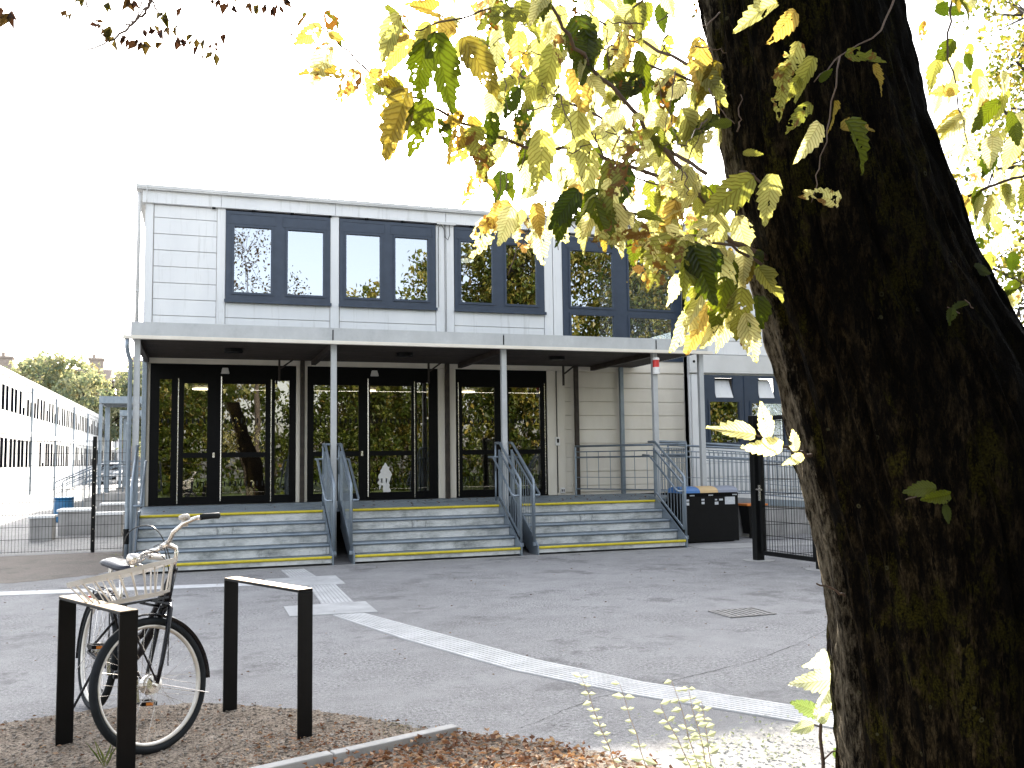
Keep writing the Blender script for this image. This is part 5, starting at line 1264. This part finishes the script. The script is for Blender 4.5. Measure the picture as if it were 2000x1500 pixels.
# cables
m_ = MB(); dC = -(CM.transposed() @ (XF(Vector((-.17,0,1.06))) - CC)).z
for pl, r in (([(240,1086),(242,1060),(252,1040),(272,1028),(295,1028),(312,1042),(324,1066),(331,1090),(334,1115),(333,1160),(331,1215),(329,1260),(328,1300)], .0032),([(262,1078),(285,1074),(305,1078),(320,1090),(328,1106),(332,1130)], .0032),([(300,1068),(312,1064),(322,1075),(327,1100)], .0026)):
    q = [px(u, v, dC) for u, v in pl]; pts = []
    for i_ in range(len(q)-1):
        p0, p1, p2, p3 = q[max(i_-1,0)], q[i_], q[i_+1], q[min(i_+2,len(q)-1)]
        for k in range(5):
            t_ = k/5; pts.append(.5*((2*p1)+(p2-p0)*t_+(2*p0-5*p1+4*p2-p3)*t_*t_+(3*p1-p0-3*p2+p3)*t_**3))
    pts.append(q[-1]); m_.tube(pts, r, 6)
m_.build('cables', 'cable_black', bk, smooth=True)
# headlamp
m_ = MB(XF); m_.tube([(-.12,-.15,1.02),(-.09,-.15,1.02),(-.05,-.15,1.018),(-.042,-.15,1.018)], [.014,.030,.034,.022], 16); m_.tube([(-.15,-.15,1.05),(-.09,-.15,1.03)], .006, 6)
m_.build('headlamp', 'chrome', bk, smooth=True)
# basket: loft between an upper and a lower outline
top = [(-.10,-.10,.945),(-.10,.185,.965),(.02,.20,.955),(.30,.11,.925),(.36,.05,.920),(.36,-.08,.918),(.28,-.13,.925),(.02,-.16,.935)]
bot = [(-.08,-.085,.80),(-.08,.135,.81),(.02,.145,.805),(.22,.085,.795),(.26,.04,.79),(.26,-.06,.79),(.20,-.10,.79),(.02,-.12,.795)]
def lerp_loop(P, n):
    P = [Vector(p) for p in P]; segs = [(P[i], P[(i+1)%len(P)]) for i in range(len(P))]; tot = sum((b-a).length for a, b in segs); out = []
    for k in range(n):
        s_ = tot*k/n
        for a, b in segs:
            l_ = (b-a).length
            if s_ <= l_: out.append(a.lerp(b, s_/l_)); break
            s_ -= l_
    return out
bko = None
m_ = MB(XF)
NB = 46; tl, bl = lerp_loop(top, NB), lerp_loop(bot, NB)
for P, hw in ((tl,.012),(bl,.007)):
    ia = []; 
    cx_ = sum((p for p in P), Vector())/len(P)
    for p in P:
        o_ = (p-cx_); o_.z = 0; o_.normalize(); ia.append([m_.av(p+o_*.004+Vector((0,0,-hw))), m_.av(p+o_*.008+Vector((0,0,hw))), m_.av(p-o_*.005+Vector((0,0,hw))), m_.av(p-o_*.004+Vector((0,0,-hw)))])
    for k in range(NB):
        A, B = ia[k], ia[(k+1)%NB]
        for j in range(4): m_.face((A[j], B[j], B[(j+1)%4], A[(j+1)%4]))
bko = m_.build('basket', 'basket_cream', bk)
m_ = MB(XF)
for k in range(0, NB, 2): m_.bar(tl[k], bl[k], .009, .005)
m_.build('basket_slats', 'basket_cream', bko)
m_ = MB(XF)
for k in range(7):
    y = -.08+k*.028; m_.bar((-.07,y,.795),(.25,y*.7,.788),.010,.005)
m_.build('basket_floor', 'basket_cream', bko)
m_ = MB(XF); m_.bar((-.14,0,.78),(.24,0,.775),.07,.012); m_.bar((-.13,-.05,.74),(-.02,-.05,.775),.012,.012); m_.bar((-.13,.05,.74),(-.02,.05,.775),.012,.012)
for s_ in (-1,1): m_.tube([(0,s_*.06,.35),(.10,s_*.065,.60),(.14,s_*.06,.77)], .005, 6)
m_.build('front_rack', 'bike_black', bk)
# frame
ht_lo, ht_hi = XF(Vector((-.16,0,.77))), XF(Vector((-.205,0,.90)))
m_ = MB(); P2 = XR
bb_ = P2(Vector((.46,0,.28))); stt = P2(Vector((.30,0,.62))); hubL, hubR = P2(Vector((0,-.06,.345))), P2(Vector((0,.06,.345)))
m_.tube([ht_lo, ht_lo.lerp(bb_,.55) - Z*.05, bb_], .023, 10); m_.tube([ht_hi, ht_hi.lerp(stt,.5) - Z*.22, P2(Vector((.40,0,.40)))], .020, 10); m_.tube([bb_, stt], .017, 10)
for hb_, s_ in ((hubL,-1),(hubR,1)):
    m_.tube([hb_, P2(Vector((.43,s_*.03,.285)))], .010, 8); m_.tube([hb_, P2(Vector((.31,s_*.02,.58)))], .008, 8)
m_.tube([P2(Vector((.46,-.04,.28))), P2(Vector((.46,.04,.28)))], .023, 12)
m_.build('frame', 'bike_black', bk, smooth=True)
m_ = MB(); m_.tube([stt, P2(Vector((.255,0,.84)))], .0125, 10); m_.build('seat_post', 'chrome', bk, smooth=True)
# saddle
m_ = MB(XR); rows = []; n_ = 12
for i in range(n_+1):
    t_ = i/n_; x = .09 + .27*t_; wd = .092*(1-t_)**.6*(1 if t_ > .12 else (.55+.45*t_/.12)) + .022; zc = .885 + .012*math.cos(t_*3) ; row = []
    for k in range(12):
        a = 2*math.pi*k/12; row.append(m_.av((x, wd*math.cos(a), zc + (.030 if math.sin(a) > 0 else .034)*math.sin(a)*(.8+.2*(1-t_)))))
    rows.append(row)
for i in range(n_):
    for k in range(12): m_.face((rows[i][k], rows[i][(k+1)%12], rows[i+1][(k+1)%12], rows[i+1][k]))
m_.face(rows[0][::-1]); m_.face(rows[-1]); sa_ = m_.build('saddle', 'saddle_vinyl', bk, smooth=True)
m_ = MB(XR)
for s_ in (-.03,.03):
    for x in (.12,.15): m_.tube([(x,s_,.865),(x,s_,.82)], .008, 6)
m_.tube([(.12,-.03,.82),(.30,-.02,.83)],.004,6); m_.tube([(.12,.03,.82),(.30,.02,.83)],.004,6); m_.build('saddle_spring', 'chrome', sa_)
# rear rack, lamp, chain case, cranks, pedals
m_ = MB(XR)
for s_ in (-.05,.05): m_.tube([(.25,s_,.70),(-.20,s_,.715),(-.24,s_*.6,.715)], .006, 6); m_.tube([(-.0,s_*1.2,.36),(-.08,s_,.712)], .005, 6)
for x in (.2,.05,-.1,-.2): m_.tube([(x,-.05,.705),(x,.05,.705)], .004, 6)
m_.build('rear_rack', 'bike_black', bk)
m_ = MB(XR); m_.box(-.265,-.235,-.03,.03,.62,.66); m_.build('rear_lamp', 'red_plastic', bk, bevel=.006)
m_ = MB(XR); m_.extrude_poly([(-.05,.055,.31),(-.05,.055,.385),(.40,.055,.375),(.50,.055,.36),(.55,.055,.28),(.50,.055,.19),(.40,.055,.19)], (0,.018,0)); m_.build('chain_case', 'bike_black', bk, bevel=.01)
m_ = MB(XR); m_.bar((.46,.085,.28),(.50,.10,.12),.012,.02,up=(0,1,0)); m_.bar((.46,-.07,.28),(.42,-.085,.44),.012,.02,up=(0,1,0)); m_.build('crank', 'chrome', bk)
for c in ((.50,.155,.12),(.42,-.14,.44)):
    m_ = MB(XR); x, y, z = c; m_.box(x-.045,x+.045,y-.045,y-.03,z-.011,z+.011); m_.box(x-.045,x+.045,y+.03,y+.045,z-.011,z+.011); m_.box(x-.045,x-.03,y-.029,y+.029,z-.011,z+.011); m_.box(x+.03,x+.045,y-.029,y+.029,z-.011,z+.011); m_.tube([(x,y-.04,z),(x,y+.04,z)],.009,8)
    pd = m_.build('pedal', 'black_plastic', bk)
    m_ = MB(XR); m_.box(x-.025,x+.025,y+.0455,y+.049,z-.008,z+.008); m_.box(x+.0455,x+.049,y-.02,y+.02,z-.008,z+.008); m_.build('reflector', 'orange_plastic', pd)
m_ = MB(XR); m_.tube([(.22,-.07,.30),(.16,-.16,.03),(.15,-.165,.005)], .008, 8); m_.build('kickstand', 'bike_black', bk)

# ------------------------------------------------------------------ leaf litter, gravel bits, grass, plants
rl = random.Random(31)
def inside_bed(x, y):
    return inpoly(x, y, [(1.34,5.0),(1.63,4.80),(1.85,4.55),(2.06,4.26),(2.5,3.7),(2.6,3.2),(-.6,3.2),(-.4,4.3),(.6,4.70)])
m_ = MB(); k = 0
while k < 5200:
    x, y = rl.uniform(-.6,2.6), rl.uniform(3.3,5.1)
    if not inside_bed(x, y): continue
    if x > 1.75 and rl.random() < (x-1.75)*1.4: k += 1; continue
    k += 1; L = rl.uniform(.022,.05); a = rl.uniform(0,6.28)
    d = Vector((math.cos(a), math.sin(a), rl.uniform(-.2,.5))); nn = (Vector((rl.uniform(-.8,.8), rl.uniform(-.8,.8), 1))).normalized()
    m_.leafcard(Vector((x,y,.008+rl.random()*.03)), d, nn, L, L*rl.uniform(.4,.7), rl.random(), rl.random()*.8 if rl.random() < .3 else 0, rl.uniform(-.4,.6))
struct(m_.build('fallen_leaves', 'litter_leaf'), 'stuff', 'thick layer of orange brown fallen leaves beside the kerb')
m_ = MB()
for k in range(1500):
    x, y = rl.uniform(-2.4,1.3), rl.uniform(4.2,6.3)
    if k % 3 == 0: x, y = rl.gauss(.62,.25), rl.gauss(5.05,.22)
    if y > 6.3 - .55*max(0,x) - (0 if x < .3 else .35*(x-.3)): continue
    L = rl.uniform(.012,.035); a = rl.uniform(0,6.28); d = Vector((math.cos(a), math.sin(a), rl.uniform(-.1,.35))); nn = (Vector((rl.uniform(-.6,.6), rl.uniform(-.6,.6), 1))).normalized()
    m_.leafcard(Vector((x,y,.006+rl.random()*.01)), d, nn, L, L*rl.uniform(.3,.7), rl.random(), rl.random()*.8 if rl.random() < .4 else 0, rl.uniform(-.3,.5))
for k in range(260):
    x, y = rl.uniform(-3,9), rl.uniform(6.2,13.4)
    L = rl.uniform(.012,.035); a = rl.uniform(0,6.28); d = Vector((math.cos(a), math.sin(a), rl.uniform(-.1,.35)))
    m_.leafcard(Vector((x,y,.003)), d, Vector((rl.uniform(-.4,.4),.2,1)).normalized(), L, L*.5, rl.random(), rl.random()*.6, .3)
for k in range(90):
    x, y = rl.uniform(-.7,8.6), rl.uniform(14.9,17.4)
    L = rl.uniform(.03,.05); a = rl.uniform(0,6.28)
    m_.leafcard(Vector((x,y,.755)), Vector((math.cos(a), math.sin(a), .2)), Vector((0,.2,1)).normalized(), L, L*.6, rl.random(), rl.random()*.6, .4)
struct(m_.build('scattered_leaves', 'litter_leaf'), 'stuff', 'scattered dry leaves on the soil, asphalt and landing')
m_ = MB()
for k in range(3200):
    x, y = rl.uniform(-2.6,1.3), rl.uniform(4.0,6.2)
    if y > 6.25 - .55*max(0,x) - (0 if x < .3 else .35*(x-.3)): continue
    s_ = rl.uniform(.003,.009); c = Vector((x,y,.004+s_*.4)); a = rl.uniform(0,3)
    m_.obox(c, Vector((math.cos(a),math.sin(a),rl.uniform(-.3,.3)))*s_, Vector((-math.sin(a),math.cos(a),rl.uniform(-.3,.3)))*s_*.7, Vector((0,0,1))*s_*.5)
mat_var('grit', (0.10, 0.085, 0.07), (0.34, 0.30, 0.26), 40, 0.9)
struct(m_.build('gravel_bits', 'grit'), 'stuff', 'small grit on the bare soil')
# fallen twig in front of the stands
m_ = MB(); m_.tube([gnd(415,1487)+Z*.012, gnd(430,1478)+Z*.02, gnd(450,1462)+Z*.015], [.006,.005,.002], 6); tag(m_.build('fallen_twig', 'twig', origin=gnd(430,1478)), 'short pale twig lying on the soil below the front wheel', 'twig')
def stem_plant(name, base, tops, Lm, mat, label, cat='plant', group=None, leafmode='pair', lean=None, r=.003, n=9, hue=(.6,1), stem='pale_twig'):
    t = thing(name, base, label, cat, group); m_ = MB(); lf_ = MB(); base = Vector(base)
    for tp in tops:
        tp = Vector(tp); pts = wig([base + rvec(rl)*.02*Vector((1,1,0)).length, base.lerp(tp,.5) + rvec(rl)*.02, tp], rl, .006, 5); pts[0].z = 0
        m_.tube(pts, [r*(1-.7*i/(len(pts)-1)) for i in range(len(pts))], 6)
        for k in range(n):
            s_ = .12 + .88*k/(n-1); i = min(len(pts)-2, int(s_*(len(pts)-1))); p = pts[i].lerp(pts[i+1], s_*(len(pts)-1)-i)
            for sg in ((-1,1) if rl.random() < .6 else (rl.choice((-1,1)),)):
                d = (CM @ Vector((sg, rl.uniform(-.15,.5), rl.uniform(-.8,.8)))).normalized(); nn = (CM @ Vector((rl.uniform(-.3,.3),.6,1))).normalized()
                L = Lm*rl.uniform(.8,1.5)*(1.25-.4*s_)
                if leafmode == 'pair': lf_.leafcard(p, d, nn, L, L*.55, rl.uniform(*hue), 0, .15)
    m_.build('stems', stem, t, smooth=True); lf_.build('leaves', mat, t)
    return t
m_leaf('shrub_leaf', [(0.0, (0.18, 0.21, 0.11)), (1.0, (0.42, 0.44, 0.34))], veins=False, trans=.5, tmul=(1.4,1.4,1.1))
def up(u0, v0, u, v, d): return px(u, v, d)
def basep(u, d): 
    q = px(u, 1700, d); q.z = 0; return q
stem_plant('young_shrub', basep(1285,3.4), [px(1135,1322,3.4)], .030, 'shrub_leaf', 'leftmost slender pale shrub shoot leaning over the guide strip', group='slender shrubs under the tree', n=20)
stem_plant('young_shrub', basep(1330,3.45), [px(1210,1335,3.45)], .036, 'shrub_leaf', 'thin red stemmed shrub shoot, second from the left', group='slender shrubs under the tree', n=13)
stem_plant('young_shrub', basep(1440,3.3), [px(1312,1330,3.3), px(1345,1345,3.3), px(1290,1375,3.25), px(1370,1370,3.35)], .036, 'shrub_leaf', 'bushiest pale green shrub in the middle of the slender shoots', group='slender shrubs under the tree', n=18)
# hornbeam sapling with whitish leaves
sp_ = thing('hornbeam_sapling', basep(1600,2.9), 'small hornbeam sapling with large whitish sunlit leaves at the foot of the trunk', 'sapling'); ORG[sp_.name] = tuple(sp_.location)
m_ = MB(); m_.tube([Vector(sp_.location), px(1608,1490,2.9), px(1602,1440,2.9), px(1604,1395,2.9), px(1618,1330,2.85), px(1632,1270,2.8)], [.006,.006,.0055,.0045,.003,.002], 8)
m_.tube([px(1608,1485,2.9), px(1625,1468,2.88), px(1640,1465,2.88)], [.003,.003,.002], 6); m_.tube([px(1602,1420,2.9), px(1590,1415,2.9)], .0025, 6); m_.build('stem', 'twig', sp_, smooth=True)
sl_ = MB()
for a in ((1640,1275,2.75,85,172,1.0,0),(1640,1325,2.75,95,165,1.0,0),(1640,1300,2.8,60,120,1.0,0),(1622,1340,2.7,70,110,1.0,0),(1640,1345,2.75,60,130,.95,0),(1608,1392,2.85,60,190,.1,0),(1604,1415,2.8,60,280,.7,0),(1625,1468,2.9,60,5,.0,.2),(1590,1415,2.9,50,150,.7,0)):
    leaf_at(*a, mb=sl_, curl=.1)
sl_.build('leaves', 'sapling_leaf', sp_)
# green seedlings and weeds
def tuft(name, c, n, h, spread, mat, label, leafy=False, cat='weed'):
    t = MB()
    for k in range(n):
        p = c + Vector((rl.gauss(0,spread), rl.gauss(0,spread), 0)); p.z = .003
        d = (Vector((rl.uniform(-.6,.6), rl.uniform(-.6,.6), 1))).normalized()
        if leafy: t.leafcard(p + d*h*rl.random(), Vector((rl.uniform(-1,1), rl.uniform(-1,1), .3)), Vector((0,.2,1)).normalized(), .025, .018, rl.random(), 0, .1)
        else: t.leafcard(p, d, Vector((rl.uniform(-1,1), rl.uniform(-1,1), .1)).normalized(), h*rl.uniform(.5,1.2), .002, rl.random(), 0, .05)
    o = t.build(name, mat); return o
m_o = tuft('ground_weeds', Vector((2.75,4.1,0)), 420, .02, .28, 'shrub_leaf', '', True); struct(m_o, 'stuff', 'tiny pale green seedlings on the gravel under the shrubs')
o = tuft('weed', gnd(205,1500), 9, .20, .012, 'grass_blade', ''); tag(o, 'thin green weed growing in front of the bicycle wheel', 'weed')
m_o = tuft('moss_patch', gnd(235,1085), 160, .03, .12, 'grass_blade', ''); struct(m_o, 'stuff', 'patch of grass at the foot of the fence by the downpipe')
m_o = tuft('moss_patch', gnd(785,1425), 120, .012, .07, 'grass_blade', ''); struct(m_o, 'stuff', 'moss where asphalt meets the kerb')
